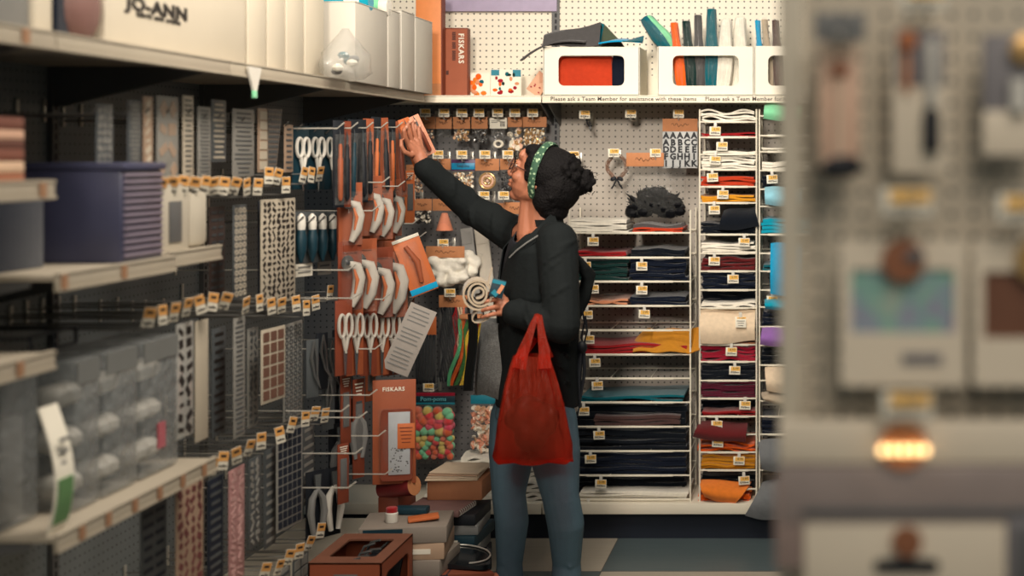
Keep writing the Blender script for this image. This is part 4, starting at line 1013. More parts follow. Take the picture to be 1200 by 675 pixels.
K(285, 128, 207, 25, 'grey sheet of fine horizontal lines under the left top shelf', g1, ('line', 1, 14), g2)
K(308, 127, 202, 12, 'tan header strip left of the tapered ruler pack', g4, ('cell', 1, 6), g3)
def ruler():
    loc, s, y = lplace(322, 128, -1.58); t = thing('ruler_pack', 'tapered brown checked ruler under the left top shelf', 'ruler', loc, (0, 0, math.radians(88)))
    MB().prism([(-.05, 0), (.055, 0), (.01, -.18), (-.05, -.19)], (0, 0, 0), (1, 0, 0), (0, 0, 1), (0, .004, 0)).build('ruler', mat('ruler_brown', (112, 100, 90), .5), t)
    b = MB()
    for j in range(12):
        ww = .10-.045*j/11
        for i in range(5): b.box((-.045+ww*(i+.3)/5, -.001, -.008-.0145*j), (ww/5*.7, .0012, .009))
    b.build('grid_print', g2, t)
ruler()
K(338, 146, 202, 10, 'narrow tan strip between the tapered ruler and white scissors', g4, ('line', 1, 8), g2)
def scissors_pack(px, y0, y1, label, card, hm, X=-1.58, rz=72, wpx=22, flip=False, cat='scissors'):
    loc, s, y = lplace(px, y0, X); h = (y1-y0)/s; w = wpx/s*1.25
    t = thing('scissors_pack', label, cat, loc, (0, 0, math.radians(rz)))
    MB().box((0, 0.006, -h/2), (w, .003, h), .0008).build('backing_card', card, t)
    zt = -h*.34
    for sx in (-1, 1):
        b = MB(); rx, rz_ = w*.19, h*.15
        b.loft([[((rx+.0055*math.cos(c))*math.cos(a)+sx*w*.20, -.004+.0055*math.sin(c), zt+(rz_+.0055*math.cos(c))*math.sin(a)) for c in [2*math.pi*j/8 for j in range(8)]] for a in [2*math.pi*i/18 for i in range(18)]], closed=True)
        b.tube([(sx*w*.14, -.004, zt-rz_), (sx*w*.06, -.004, zt-rz_-.025), (0, -.004, zt-rz_-.045)], [.006, .006, .0045], 8)
        b.build('handle', hm, t)
        MB().prism([(-.006*sx, 0), (.006*sx, -.002), (.001*sx, -h*.34), (-.004*sx, -h*.3)], (sx*.003, -.004+.002*sx, zt-rz_-.04), (1, 0, 0), (0, 0, 1), (0, .002, 0)).build('blade', M_blade, t)
    MB().ell((0, -.007, zt-rz_-.048), (.004, .003, .004), seg=8).build('pivot', M_steel, t)
    return t
for i, px in enumerate((354, 372, 389)):
    scissors_pack(px, 148, 222, 'white-handled scissors on a dark card, %s of three from camera' % ORD[i], M_tealdk, M_plw, wpx=24)
K(326, 233, 355, 40, 'large black and white mosaic patterned sheet in the left aisle', g3, ('flake', 7, 17), M_ink, X=-1.57, rz=84)
K(281, 240, 350, 16, 'narrow sheet of pale loops on dark, left of the mosaic sheet', g2, ('ring', 3, 13), g3)
K(254, 242, 352, 18, 'dark brown sheet behind the cream cartons in the left aisle', mat('umber_sheet', (72, 58, 54), .5), ('line', 2, 12), g2, X=-1.66)
K(306, 235, 350, 7, 'thin dark blue strip beside the mosaic sheet', FELT['navy'], None, None, X=-1.60)
def knife_row():
    for i, px in enumerate((353, 366, 378, 390)):
        loc, s, y = lplace(px, 250, -1.56); t = thing('craft_tool', 'dark teal tool with white cap in a clear pack, %s of four from camera' % ORD[i], 'tool', loc, (0, 0, math.radians(60)))
        MB().lathe([(.003, 0), (.012, -.01), (.014, -.035), (.012, -.05)], n=12).build('cap', M_plw, t)
        MB().lathe([(.012, -.05), (.018, -.075), (.016, -.115), (.004, -.15)], n=12).build('body', M_tealdk, t)
        MB().box((0, .016, -.075), (.045, .002, .16), .0006).build('backing_card', g2, t)
    K(356, 296, 324, 20, 'small white printed card below the dark teal tools, left one', M_white, ('line', 1, 4), g1, rz=70, name='printed_card', cat='card')
    K(380, 294, 322, 16, 'small grey printed card below the dark teal tools, right one', g1, ('line', 1, 4), g2, rz=70, name='printed_card', cat='card')
knife_row()
K(216, 378, 512, 20, 'foil sheet of black symbols beside the blurred clear packs', g7, ('flake', 2, 9), M_ink)
K(236, 375, 516, 15, 'plain cream strip beside the foil symbol sheet', g3)
K(256, 384, 510, 16, 'dark sheet between the cream strip and slanted strip', g2, ('line', 1, 12), M_ink, X=-1.62)
K(280, 372, 512, 13, 'slanted pale patterned strip in the left aisle middle', g1, ('line', 1, 24), g2, lean=0.0, X=-1.57)
K(296, 384, 500, 12, 'pale grey flecked strip right of the slanted one', g1, ('flake', 2, 14), g2, X=-1.62)
K(320, 384, 470, 28, 'sheet of brown square stickers with white border', g3, ('cell', 3, 6), mat('brown_sticker', (104, 74, 62), .5), X=-1.565, rz=84)
K(343, 378, 490, 22, 'grey mesh patterned sheet right of the brown square stickers', g1, ('ring', 4, 14), g2, X=-1.59)
def silver_tools():
    for i, (px, py, a) in enumerate(((368, 400, .25), (379, 392, .35), (389, 398, .3), (398, 388, .4), (386, 440, -.2), (401, 440, -.1), (410, 395, .2))):
        loc, s, y = lplace(px, py, -1.56); t = thing('tweezers', 'silver bent-tip tool hanging in the left aisle, %s from camera' % ORD[i], 'tool', loc, (0, 0, math.radians(58)))
        for sx in (-1, 1): MB().tube([(0, 0, 0), (sx*.009, 0, -.05), (sx*.004+a*.03, 0, -.11), (a*.10, 0, -.15)], [.003, .0055, .004, .0012], 6).build('arm', M_blade, t)
        MB().box((0, .008, -.085), (.046, .002, .18), .0006).build('backing_card', M_black if i % 2 else g2, t)
silver_tools()
K(222, 566, 690, 32, 'sheet with red brown print below the lower shelf', g4, ('flake', 4, 10), g6)
K(180, 590, 700, 30, 'dim grey sheet at the bottom left of the aisle', g2, ('line', 2, 8), M_dark, X=-1.6)
K(252, 560, 690, 18, 'plain dark sheet left of the pink glitter strip', M_dark, ('line', 1, 12), g2, X=-1.6)
K(277, 548, 680, 18, 'pink glitter strip hanging in the lower left aisle', g5, ('flake', 2, 18), mat('rose_fleck', (190, 150, 146), .4))
K(298, 536, 640, 14, 'dark sheet with pale marks right of the pink glitter strip', g2, ('flake', 2, 12), g1, X=-1.6)
K(316, 526, 640, 13, 'grey lined sheet left of the grid sticker sheet', g2, ('line', 1, 10), g1, X=-1.6)
K(339, 502, 618, 30, 'grey sheet of dark square stickers in a grid', g1, ('cell', 5, 11), M_dark, X=-1.57, rz=82)
K(361, 496, 590, 14, 'dark lined sheet right of the grid sticker sheet', g2, ('line', 1, 9), g1, X=-1.6)
K(330, 668, 720, 20, 'grey sheet hanging at the bottom edge of the left aisle', g1, ('line', 1, 5), g2)
K(352, 650, 720, 18, 'dark sheet hanging at the bottom left of the open orange box', g2, ('cell', 2, 5), g1)
def pliers(px, py, label, c, X=-1.56, k=1.0):
    loc, s, y = lplace(px, py, X); t = thing('pliers', label, 'pliers', loc, (0, 0, math.radians(58)))
    MB().prism([(-.012, 0), (.012, 0), (.008, -.05), (-.008, -.05)], (0, -.004, 0), (1, 0, 0), (0, 0, 1), (0, .008, 0)).build('jaw', M_blade, t)
    for sx in (-1, 1): MB().tube([(0, 0, -.045), (sx*.020, 0, -.075), (sx*.026, 0, -.12), (sx*.014, 0, -.19*k)], [.006, .011, .012, .008], 8).build('handle', c, t)
    MB().box((0, .013, -.1), (.07, .002, .22), .0006).build('backing_card', M_black, t)
pliers(372, 556, 'grey-handled pliers hanging left of two in the lower aisle', M_plg)
pliers(392, 552, 'pale-handled pliers hanging right of two in the lower aisle', M_plw)
pliers(398, 500, 'dark grey pliers hanging above the two pale pairs', M_grey)
pliers(420, 470, 'steel grey pliers hanging left of the big trimmer pack', M_plg, -1.52)
# ------------------------------------------------------------------ the orange tool section
M_pw = mat('cutter_white', (182, 176, 166), .3, .05, 20)
def cutter_pack(px, py, label, X=-1.47, rz=48, card=None, lean=0.0, k=1.0):
    loc, s, y = lplace(px, py, X); t = thing('rotary_cutter_pack', label, 'cutter', loc, (0, lean, math.radians(rz)))
    h = .20*k; w = .085*k
    MB().box((0, .012, -h/2), (w, .003, h), .0008).box((0, .010, -.02), (w*.6, .004, .036), .001).build('backing_card', card or M_orange, t)
    MB().tube([(-.018*k, 0, -h*.30), (.012*k, -.004, -h*.36), (.020*k, -.006, -h*.52), (.014*k, -.004, -h*.74), (-.004*k, 0, -h*.94)], [.008*k, .015*k, .018*k, .0165*k, .009*k], 12).build('handle', M_pw, t, 60)
    MB().tube([(-.004*k, -.014, -h*.40), (.004*k, -.018, -h*.55), (0, -.012, -h*.75)], [.003*k, .006*k, .003*k], 8).build('grip', M_orange2, t, 60)
    MB().lathe([(.001, -.002), (.022*k, -.001), (.022*k, .001), (.001, .002)], (-.022*k, -.006, -h*.30), 18, 0, Matrix.Rotation(math.pi/2, 4, 'X')).build('blade', M_blade, t)
    MB().ell((-.022*k, -.010, -h*.30), (.007*k, .004, .007*k), seg=8).build('pivot', M_black, t)
    pouch(t, w*.85, -h*.14, -h*.99, .05*k, name='blister')
for i, (px, py, rz) in enumerate(((413, 214, 50), (437, 206, 50), (449, 212, 44), (463, 210, 60))):
    cutter_pack(px, py, 'white rotary cutter pack in the upper cutter row, %s from left' % ORD[i], rz=rz)
for i, (px, py, rz, k) in enumerate(((413, 283, 58, 1.1), (428, 280, 50, 1.2), (447, 290, 48, 1.2), (462, 282, 44, 1.35), (474, 288, 52, 1.2))):
    cutter_pack(px, py, 'big white rotary cutter pack in the lower cutter row, %s from left' % ORD[i], rz=rz, k=k, card=[M_rust, M_orange][i % 2])
def blue_band_pack(px, py, wpx, hpx, a, label):
    y, z = YZ(px, py, -1.44); s = F/y; t = thing('tool_pack', label, 'pack', (-1.44, y, z), (0, a, math.radians(20)))
    w, h = wpx/s, hpx/s
    MB().box((0, 0, -h/2), (w, .004, h), .001).build('backing_card', M_orange2, t)
    MB().box((0, -.003, -h*.93), (w, .003, h*.10), .0005).build('blue_band', FELT['blue'], t)
    MB().box((0, -.003, -.006), (w, .003, .012), .0005).build('white_edge', M_white, t)
    MB().tube([(-w*.1, -.010, -h*.15), (w*.1, -.014, -h*.45), (0, -.010, -h*.8)], [.008, .012, .008], 10).build('handle', M_orange, t, 60)
    pouch(t, w*.7, -h*.1, -h*.88, .04, name='blister')
blue_band_pack(474, 278, 32, 70, -.35, 'tilted orange tool pack with blue band, nearer the hand')
blue_band_pack(486, 300, 36, 62, .5, 'orange tool pack with blue band swung toward the batting')
for i, px in enumerate((404, 417, 433, 447, 460)):
    scissors_pack(px, 352, 440, 'orange-carded scissors in the scissors row below the cutters, %s from left' % ORD[i], [M_rust, M_orange][i % 2], M_pw, -1.48, 55, 19)
def knife_pack(px, py, label, a, c, X=-1.47, h=.27, rz=55, m2=None):
    loc, s, y = lplace(px, py, X); t = thing('craft_knife_pack', label, 'knife', loc, (0, a, math.radians(rz)))
    MB().box((0, .006, -h/2), (.042, .003, h), .0008).build('backing_card', c, t)
    MB().lathe([(.004, -h*.92), (.008, -h*.88), (.0085, -h*.45), (.006, -h*.42), (.006, -h*.3), (.004, -h*.27)], (0, -.004, 0), 10).build('handle', m2 or M_black, t)
    MB().prism([(-.003, 0), (.003, 0), (.004, .02), (-.002, .045)], (0, -.005, -h*.27), (1, 0, 0), (0, 0, 1), (0, .002, 0)).build('blade', M_blade, t)
    pouch(t, .034, -h*.16, -h*.97, .02, name='blister')
for i, (px, py, a, c, m2) in enumerate(((398, 141, 0, M_black, M_orange), (406, 142, .0, M_rust, M_black), (415, 140, .03, M_black, M_tealdk), (424, 140, -.03, M_black, M_black), (433, 139, 0, M_orange, M_black), (442, 137, .04, M_black, M_orange2), (450, 138, -.05, M_orange, M_black), (459, 140, .0, M_black, M_orange2), (466, 142, -.1, M_orange, M_rust))):
    knife_pack(px, py, 'long craft knife pack under the top shelf end, %s from left' % ORD[i], a, c, m2=m2)
knife_pack(473, 139, 'orange craft knife pack grasped by the raised hand, tilted', -.35, M_orange2, -1.43, .17, 40, M_white)
knife_pack(484, 136, 'orange knife pack tilted behind the raised fingers', -.45, mat('peach_card', (222, 150, 120), .55), -1.42, .15, 30, M_rust)
def orange_flat(px, y0, y1, wpx, label, c, X=-1.52, rz=60, a=0.0):
    loc, s, y = lplace(px, y0, X); h = (y1-y0)/s; w = wpx/s*1.1; t = thing('tool_card', label, 'card', loc, (0, a, math.radians(rz)))
    MB().box((0, 0, -h/2), (w, .004, h), .001).build('backing_card', c, t)
    MB().box((0, -.003, -h*.5), (w*.55, .004, h*.5), .001).build('tool_shape', M_grey, t)
    b = MB()
    for i in range(4): b.box((0, -.003, -h*(.05+.035*i)), (w*(.7-.1*i), .0012, h*.014))
    b.build('print', M_white, t); pouch(t, w*.8, -h*.22, -h*.8, .02, name='blister')
for q in ((402, 236, 300, 16, 'rust tool card behind the leftmost white cutter', M_rust), (425, 238, 284, 20, 'orange tool card behind the upper cutters', M_orange), (480, 200, 262, 14, 'narrow orange tool card below the raised hand', M_orange2),
          (405, 440, 520, 14, 'rust tool card left below the scissors row', M_rust), (420, 444, 560, 16, 'dark rust long tool card left of the trimmer', M_rust), (434, 420, 470, 14, 'orange tool card hanging right above the trimmer', M_orange),
          (452, 262, 285, 26, 'wide orange header card above the lower cutters', M_orange2), (402, 520, 590, 15, 'rust tool card above the open orange box', M_rust)):
    orange_flat(*q)
def trimmer():
    Y = 4.93; x, z = XZ(462, 445, Y); s = F/Y; t = thing('trimmer_pack', 'large orange hanging pack with grey ruler window and white lettering', 'pack', (x, Y, z), (0, 0, math.radians(14)))
    w, h = 49/s, 122/s
    MB().box((0, 0, -h/2), (w, .006, h), .002).build('backing_card', M_orange, t)
    MB().prism(rrect(w*.72, h*.68, .012, 4), (w*.06, -.003, -h*.62), (1, 0, 0), (0, 0, 1), (0, -.02, 0)).build('blister_edge', M_rust, t)
    o = MB().box((w*.12, -.0245, -h*.60), (w*.50, .004, h*.60), .002).build('ruler_plate', mat('plate_grey', (170, 174, 178), .4), t)
    b = MB()
    for i in range(40): b.ell((w*.12+R.uniform(-.21, .21)*w, -.0268, -h*.60-h*R.uniform(.04, .27)), (.003*R.uniform(.5, 1.4), .0008, .0025), seg=6)
    b.build('print', M_grey, o)
    o = MB().box((w*.28, -.028, -h*.53), (w*.40, .003, h*.24), .001).build('label_card', M_orange2, t); b = MB()
    for i in range(5): b.box((w*.28, -.030, -h*(.45+.035*i)), (w*.3*(1-.08*i), .001, .003))
    b.build('print', M_rust, o)
    text('lettering', 'FISKARS', .019, M_white, t, (-.002, -.0045, -h*.09), bold=.0004, space=1.1)
    pouch(t, w*.78, -h*.26, -h*.97, .06, name='blister')
    Y = 5.0; x, z = XZ(497, 360, Y); s = F/Y; t = thing('instruction_sheet', 'tilted pale grey instruction sheet with lines of print', 'sheet', (x, Y, z), (0, .42, math.radians(12)))
    w, h = 32/s, 82/s
    MB().sheet(4, 8, lambda u, v: (w*(u-.5), -.008*math.sin(v*3), -h*v), .002).build('paper', mat('paper_grey', (152, 145, 138), .6), t, 60)
    b = MB()
    for i in range(15):
        if i in (4, 9): continue
        b.box((R.uniform(-.004, .0), -.0022-.008*math.sin((.06+.06*i)*3), -h*(.06+.06*i)), (w*R.uniform(.6, .82), .0012, .0035))
    b.build('print', M_plg, t)
trimmer()
# ------------------------------------------------------------------ piles of boxes on the floor at the end of the left aisle
def pile_box(name, label, x0, x1, y0, y1, z0, z1, c, rz=0.0, extra=None, cat='box', bev=.003):
    t = thing(name, label, cat, ((x0+x1)/2, (y0+y1)/2, z0), (0, 0, rz)); w, d, h = (x1-x0)/2, (y1-y0)/2, z1-z0
    MB().bb(-w, w, -d, d, 0, h-.0005, bev).build('body', c, t)
    if extra: extra(t, w, d, h)
    return t
M_card = mat('cardboard', (150, 98, 66), .75, .1, 40); M_ob = mat('orange_carton', (134, 66, 40), .6, .1, 20)
def open_box():
    x0, x1, y0, y1, h = -1.52, -1.30, 4.35, 4.69, .285
    t = thing('display_box', 'open orange display box of black tools on the floor', 'box', ((x0+x1)/2, (y0+y1)/2, 0)); w, d = (x1-x0)/2, (y1-y0)/2
    MB().bb(-w, w, -d, -d+.005, 0, h).build('front_panel', M_ob, t); MB().bb(-w, w, d-.005, d, 0, h).build('back_panel', M_ob, t)
    MB().bb(-w, -w+.005, -d, d, 0, h).build('side_panel', M_ob, t)
    outer = [(p[0], p[1]) for p in rrect(d*2, h, .002, 4)]; inner = [(p[0]+.0, p[1]+.02) for p in rrect(d*1.5, h*.55, .03, 4)]
    MB().prism(outer, (w-.005, 0, h/2), (0, 1, 0), (0, 0, 1), (.005, 0, 0), 0, inner).build('window_panel', M_ob, t)
    o2 = rrect(w*2, d*2, .002, 4); i2 = [(p[0], p[1]) for p in rrect(w*1.3, d*1.2, .01, 4)]
    MB().prism(o2, (0, 0, h-.005), (1, 0, 0), (0, 1, 0), (0, 0, .0055), 0, i2).build('top_frame', mat('worn_brown_card', (112, 70, 52), .7, .25, 18), t)
    MB().bb(-w+.02, w-.02, -d+.03, d-.03, .002, h*.42).build('base_panel', M_ob, t)
    MB().bb(-w*.3, w*.35, -d-.002, -d, h*.80, h*.88, .001).build('handle_slot', M_grey, t)
    for i in range(7):
        y = -d*.75+i*d*.25; q = thing('craft_tool', 'black and steel tool inside the open orange display box', 'tool', ((x0+x1)/2+.02, (y0+y1)/2+y, h*.42), (0, R.uniform(-.2, .2), R.uniform(-.3, .3)), 'tools in the open orange box')
        MB().bb(-.05, .05, -.012, .012, .0, .12, .005).build('grip', M_black, q); MB().tube([(-.03, 0, .12), (.0, 0, .16), (.035, 0, .165)], .004, 6).build('shaft', M_blade, q)
open_box()
def lid_bits(t, w, d, h):
    MB().bb(-w*.9, w*.0, -d-.001, -d+.001, h*.1, h*.9).build('dark_end', M_tealdk, t)
def spine(t, w, d, h):
    b = MB(); b.bb(-w*.8, w*.5, -d-.0015, -d+.001, h*.35, h*.65).build('title_strip', M_white, t)
pb = pile_box
# middle pile
pb('flat_box', 'grey flat box at the bottom of the middle floor pile', -1.36, -1.20, 4.74, 4.98, 0, .07, M_plg)
pb('flat_box', 'dark flat box second from bottom in the middle floor pile', -1.37, -1.21, 4.74, 4.98, .07, .13, M_dark, .03)
pb('flat_box', 'pale flat box with white edge low in the middle floor pile', -1.38, -1.22, 4.74, 4.97, .13, .185, mat('dimmed_white', (136, 126, 116), .6, .1, 14), -.05)  # white card greyed in colour for the dim light near the floor
pb('flat_box', 'tan flat box just under the black and white one', -1.40, -1.225, 4.74, 4.97, .185, .24, mat('tan_box', (176, 148, 124), .6), .10, spine)
pb('flat_box', 'black middled white flat box across the top of the middle floor pile', -1.50, -1.22, 4.73, 4.95, .24, .295, mat('dimmed_white', (136, 126, 116), .6, .1, 14), .14, lid_bits)
def bits():
    t = thing('small_jar', 'small white jar with red cap on top of the middle floor pile', 'jar', (-1.40, 4.80, .2955)); MB().lathe([(.02, 0), (.021, .003), (.021, .03), (.018, .033)], n=14).build('jar', M_plw, t); MB().lathe([(.019, .033), (.019, .046), (.016, .049)], n=14).build('cap', FELT['red'], t)
    t = thing('orange_packet', 'flat orange packet lying on the middle floor pile', 'packet', (-1.30, 4.82, .296), (0, -.08, .3)); MB().bb(-.05, .05, -.03, .03, .004, .014, .003).build('body', M_orange2, t)
    t = thing('dark_packet', 'dark flat packet lying behind the orange packet', 'packet', (-1.36, 4.91, .2965)); MB().bb(-.06, .05, -.02, .03, 0, .022, .004).build('body', M_tealdk, t)
bits()
# far pile
pb('flat_box', 'dark box at the bottom of the far floor pile', -1.40, -1.18, 5.05, 5.30, 0, .10, M_dark)
pb('flat_box', 'grey steel coloured box low in the far floor pile', -1.40, -1.18, 5.05, 5.30, .10, .145, M_plg, .04)
pb('flat_box', 'dark glossy flat box in the far floor pile, under the notebooks', -1.41, -1.175, 5.04, 5.30, .145, .185, M_tealdk, -.05, spine)
pb('flat_box', 'grey flat box with pale edges in the far floor pile', -1.41, -1.18, 5.05, 5.30, .185, .22, M_plg, .05)
pb('flat_box', 'black flat box directly beneath the spiral notebook', -1.42, -1.18, 5.05, 5.28, .22, .258, M_black, -.02)
def spiral(t, w, d, h):
    b = MB()
    for i in range(9): b.loft([[(w+(.006+.0012*math.cos(c))*math.cos(a)*1.0, -d+.012+i*d*.2+.0012*math.sin(c), h/2+(.009+.0012*math.cos(c))*math.sin(a)) for c in [2*math.pi*j/5 for j in range(5)]] for a in [2*math.pi*k/10 for k in range(10)]], closed=True)
    b.build('spiral', M_steel, t)
pb('notebook', 'mauve brown spiral notebook in the far floor pile', -1.42, -1.22, 5.02, 5.2, .258, .282, mat('notebook_mauve', (118, 88, 84), .6), -.12, spiral, 'notebook')
pb('cardboard_box', 'brown cardboard box topping the far floor pile', -1.38, -1.185, 5.16, 5.38, .282, .352, M_card, .0)
for i in range(4):
    pb('paper_sheet', ['lowest pale paper sheet on the brown cardboard box', 'second pale paper sheet on the brown cardboard box', 'third tan paper sheet on the brown cardboard box', 'topmost pale paper sheet on the brown cardboard box'][i], -1.39+.006*i, -1.205+.004*i, 5.15+.01*i, 5.36, .353+.006*i, .358+.006*i, mat('paper_%d' % i, [(206, 186, 160), (190, 170, 148), (170, 140, 116), (200, 180, 156)][i], .7), .05-.05*i, None, 'paper', .0015)
def red_roll():
    t = thing('red_roll', 'dark red cylinder roll lying under the trimmer pack', 'roll', (-1.43, 4.98, .37), (0, math.radians(80), math.radians(-25)))
    MB().lathe([(.010, -.07), (.034, -.07), (.034, .07), (.022, .07), (.022, .06), (.001, .06)], n=18).build('roll', mat('roll_red', (120, 36, 38), .45), t); MB().lathe([(.0215, .055), (.0335, .0705), (.0215, .071)], n=18).build('rim', M_kraft, t)
    pb('flat_box', 'slim rust box supporting the dark red roll', -1.50, -1.43, 4.98, 5.2, .125, .335, M_rust)
red_roll()
def folder():
    t = thing('brown_envelope', 'brown envelope sticking out of the far pile into the aisle', 'envelope', (-1.20, 4.9, .115), (.06, .12, .5)); MB().prism([(-.1, -.11), (.09, -.10), (.07, .07), (-.1, .09)], (0, 0, 0), (1, 0, 0), (0, 1, 0), (0, 0, .012)).build('body', mat('envelope_brown', (124, 66, 46), .65), t)
    t = thing('black_folder', 'glossy black folder with pale rim lying on the brown envelope', 'folder', (-1.21, 4.93, .135), (.05, .10, .2)); MB().prism(rrect(.21, .20, .03, 4), (0, 0, 0), (1, 0, 0), (0, 1, 0), (0, 0, .016)).build('body', mat('gloss_black', (16, 20, 24), .15, .05), t)
    MB().tube([(.105*math.cos(a)*(1 if abs(math.cos(a)) < .9 else .98), .1*math.sin(a), .02) for a in [math.radians(-70+10*i) for i in range(19)]], .003, 6).build('rim', M_steel, t)
folder()
# ------------------------------------------------------------------ endcap close to the camera on the right, and the gondola it closes off
YC = 1.66
PB_c = pegboard('endcap_pegboard', (194, 182, 162), (60, 62, 62), rad=.16, off=.35)
XL = XZ(913, 0, YC)[0]
struct('wall_right', MB().bb(XL+.028, .62, YC, YC+.018, .08, 2.25), PB_c)
struct('trim_12', MB().bb(XL, XL+.027, YC-.014, YC+.03, 0, 2.25, .004).bb(.621, .65, YC-.014, YC+.03, 0, 2.25, .004), mat('endcap_post', (198, 188, 168), .45, .05, 10))
struct('baseboard_right', MB().bb(XL+.03, .60, YC+.04, 4.6, 0, .10), M_dark)
struct('trim_13', MB().bb(.29, .31, YC+.04, 4.6, .1, 2.25).bb(XL+.02, .60, YC+.04, 4.6, .10, .125), M_grey)
YI = 1.60; SI = F/YI
def ec(px, py, label, name='hang_pack', cat='pack', Y=YI):
    x, z = XZ(px, py, Y); return thing(name, label, cat, (x, Y, z))
def ec_hook(px, py, label, w=.055, h=.030):
    t = thing('peg_hook', label, 'hook', (XZ(px, py, YI-.03)[0], YC-.002, XZ(px, py, YI-.03)[1]))
    MB().tube([(0, .004, -.02), (0, -.10, -.02), (0, -.112, -.008)], .0026, 8).build('rod', M_steel, t)
    MB().tube([(0, .004, 0), (0, -.088, .0)], .002, 8).build('tag_rod', M_steel, t)
    b = tag_mb('4.99', w, h); o = b.build('price_tag', [M_tagw, M_tagy, M_ink] if 'grey tag' not in label else [M_plg, M_plg, M_grey], t); o.location = (0, -.092, 0)
ec_hook(1063, 236, 'blurred peg hook with yellow price tag above the iridescent sheet pack')
ec_hook(1063, 474, 'blurred peg hook with yellow price tag above the glowing spot pack')
ec_hook(1198, 244, 'blurred peg hook with yellow price tag at the right picture edge')
ec_hook(1082, -4, 'blurred peg hook with yellow price tag at the top picture edge', .05)
ec_hook(984, 32, 'blurred peg hook with grey tag above the peach brush pack')
M_pk = mat('peach_pack', (218, 190, 164), .55, .06, 12); M_paper = mat('pack_paper', (222, 208, 186), .5, .05, 12); M_lav = mat('dusky_panel', (120, 116, 118), .5, .08, 10)
def e1():
    t = ec(984, 52, 'blurred tall peach pack with black brush end, leftmost on the endcap'); h = 142/SI; w = 50/SI
    MB().box((0, 0, -h/2), (w, .006, h), .002).build('card', M_pk, t)
    MB().box((0, -.004, -.08), (w*.7, .004, .12), .002).build('blush_window', mat('blush_window', (212, 172, 148), .5), t)
    MB().lathe([(.001, .006), (.010, .006), (.010, .009), (.001, .010)], (0, -.008, -.028), 14, 0, Matrix.Rotation(math.pi/2, 4, 'X')).build('brown_sticker', mat('sticker_brown', (140, 90, 62), .5), t)
    MB().ell((.002, -.012, -h-.002), (w*.50, .016, .013), Matrix.Rotation(-.12, 4, 'Y'), 16).build('brush_end', M_black, t)
    MB().tube([(0, -.008, -.02), (0, -.010, -h+.01)], .006, 10).build('brush_handle', M_pk, t)
    MB().box((0, 0, .012), (w*.6, .004, .026), .002).build('hang_tab', M_plg, t)
def e2():
    t = ec(1078, 30, 'blurred white pack with a black-tipped knife, second from left on the endcap'); h = 174/SI; w = 66/SI
    MB().box((0, 0, -h/2), (w, .006, h), .002).build('card', M_paper, t)
    MB().box((0, -.0035, -h*.22), (w*.86, .003, h*.38), .001).build('grey_panel', M_lav, t)
    MB().lathe([(.001, .006), (.011, .006), (.011, .009), (.001, .010)], (-.014, -.006, -.016), 14, 0, Matrix.Rotation(math.pi/2, 4, 'X')).build('orange_sticker', mat('sticker_orange', (176, 106, 64), .5), t)
    MB().lathe([(.003, -h*.86), (.009, -h*.84), (.0095, -h*.60), (.004, -h*.55)], (.012, -.010, 0), 14).build('black_cap', M_black, t)
    MB().lathe([(.004, -h*.56), (.0065, -h*.54), (.006, -h*.12), (.003, -h*.10)], (.012, -.010, 0), 14).build('handle', M_plw, t)
    MB().tube([(-.015, -.006, -.03), (-.015, -.008, -h*.45)], .004, 8).build('spare_blade', M_kraft, t)
def e3():
    t = ec(1186, 40, 'blurred grey and white pack at the right picture edge, upper row'); h = 145/SI; w = 70/SI
    MB().box((0, 0, -h/2), (w, .006, h), .002).build('card', M_lav, t); MB().box((0, -.004, -h*.80), (w, .004, h*.36), .001).build('white_panel', M_paper, t)
    MB().lathe([(.001, .006), (.016, .006), (.016, .010), (.001, .012)], (.012, -.006, -.018), 16, 0, Matrix.Rotation(math.pi/2, 4, 'X')).build('gold_sticker', G_gold, t)
    MB().tube([(.006, -.012, -.05), (.006, -.012, -.085)], .010, 12).build('round_part', M_plw, t)
def iri():
    m = bpy.data.materials.new('iridescent_film'); m.use_nodes = True; nt = m.node_tree; b = nt.nodes['Principled BSDF']; b.inputs['Roughness'].default_value = .3
    tc = nt.nodes.new('ShaderNodeTexCoord'); nz = nt.nodes.new('ShaderNodeTexNoise'); nz.inputs['Scale'].default_value = 14; nz.inputs['Distortion'].default_value = 1.5
    nt.links.new(tc.outputs['Object'], nz.inputs['Vector']); cr = nt.nodes.new('ShaderNodeValToRGB'); e = cr.color_ramp.elements
    e[0].position = .3; e[0].color = (*lin((160, 144, 164)), 1); e[1].position = .7; e[1].color = (*lin((166, 178, 162)), 1)
    n = e.new(.45); n.color = (*lin((146, 158, 170)), 1); n = e.new(.56); n.color = (*lin((134, 176, 162)), 1)
    nt.links.new(nz.outputs['Fac'], cr.inputs[0]); nt.links.new(cr.outputs[0], b.inputs['Base Color']); return m
M_iri = iri()
def big_pack(cx, w, y0, y1, wy0, wy1, label, fm, sticker):
    t = ec(cx, y0, label); W, h = w/SI, (y1-y0)/SI
    a, c = (wy0-y0)/SI, (wy1-y0)/SI; ww = W*.83
    win = rrect(ww, c-a, .002, 3); outer = [(p[0], p[1]+(a+c)/2-h/2) for p in rrect(W, h, .004, 3)]
    MB().prism(outer, (0, -.003, -(a+c)/2), (1, 0, 0), (0, 0, 1), (0, .004, 0), 0, win).build('window_card', M_paper, t)
    MB().box((0, .003, -(a+c)/2), (W*.9, .002, c-a+.01), 0).build('film_sheet', fm, t)
    MB().lathe([(.001, .004), (.024, .004), (.024, .006), (.001, .007)], (0, -.006, -.022), 20, 0, Matrix.Rotation(math.pi/2, 4, 'X')).build('round_sticker', sticker, t)
    MB().ell((.012, -.013, -.018), (.012, .003, .008), seg=10).build('sticker_dark_side', M_grey, t)  # darker grey oval over part of the sticker
    MB().box((W*.15, -.004, -h+.03), (W*.32, .002, .012), 0).build('print_band', M_lav, t)
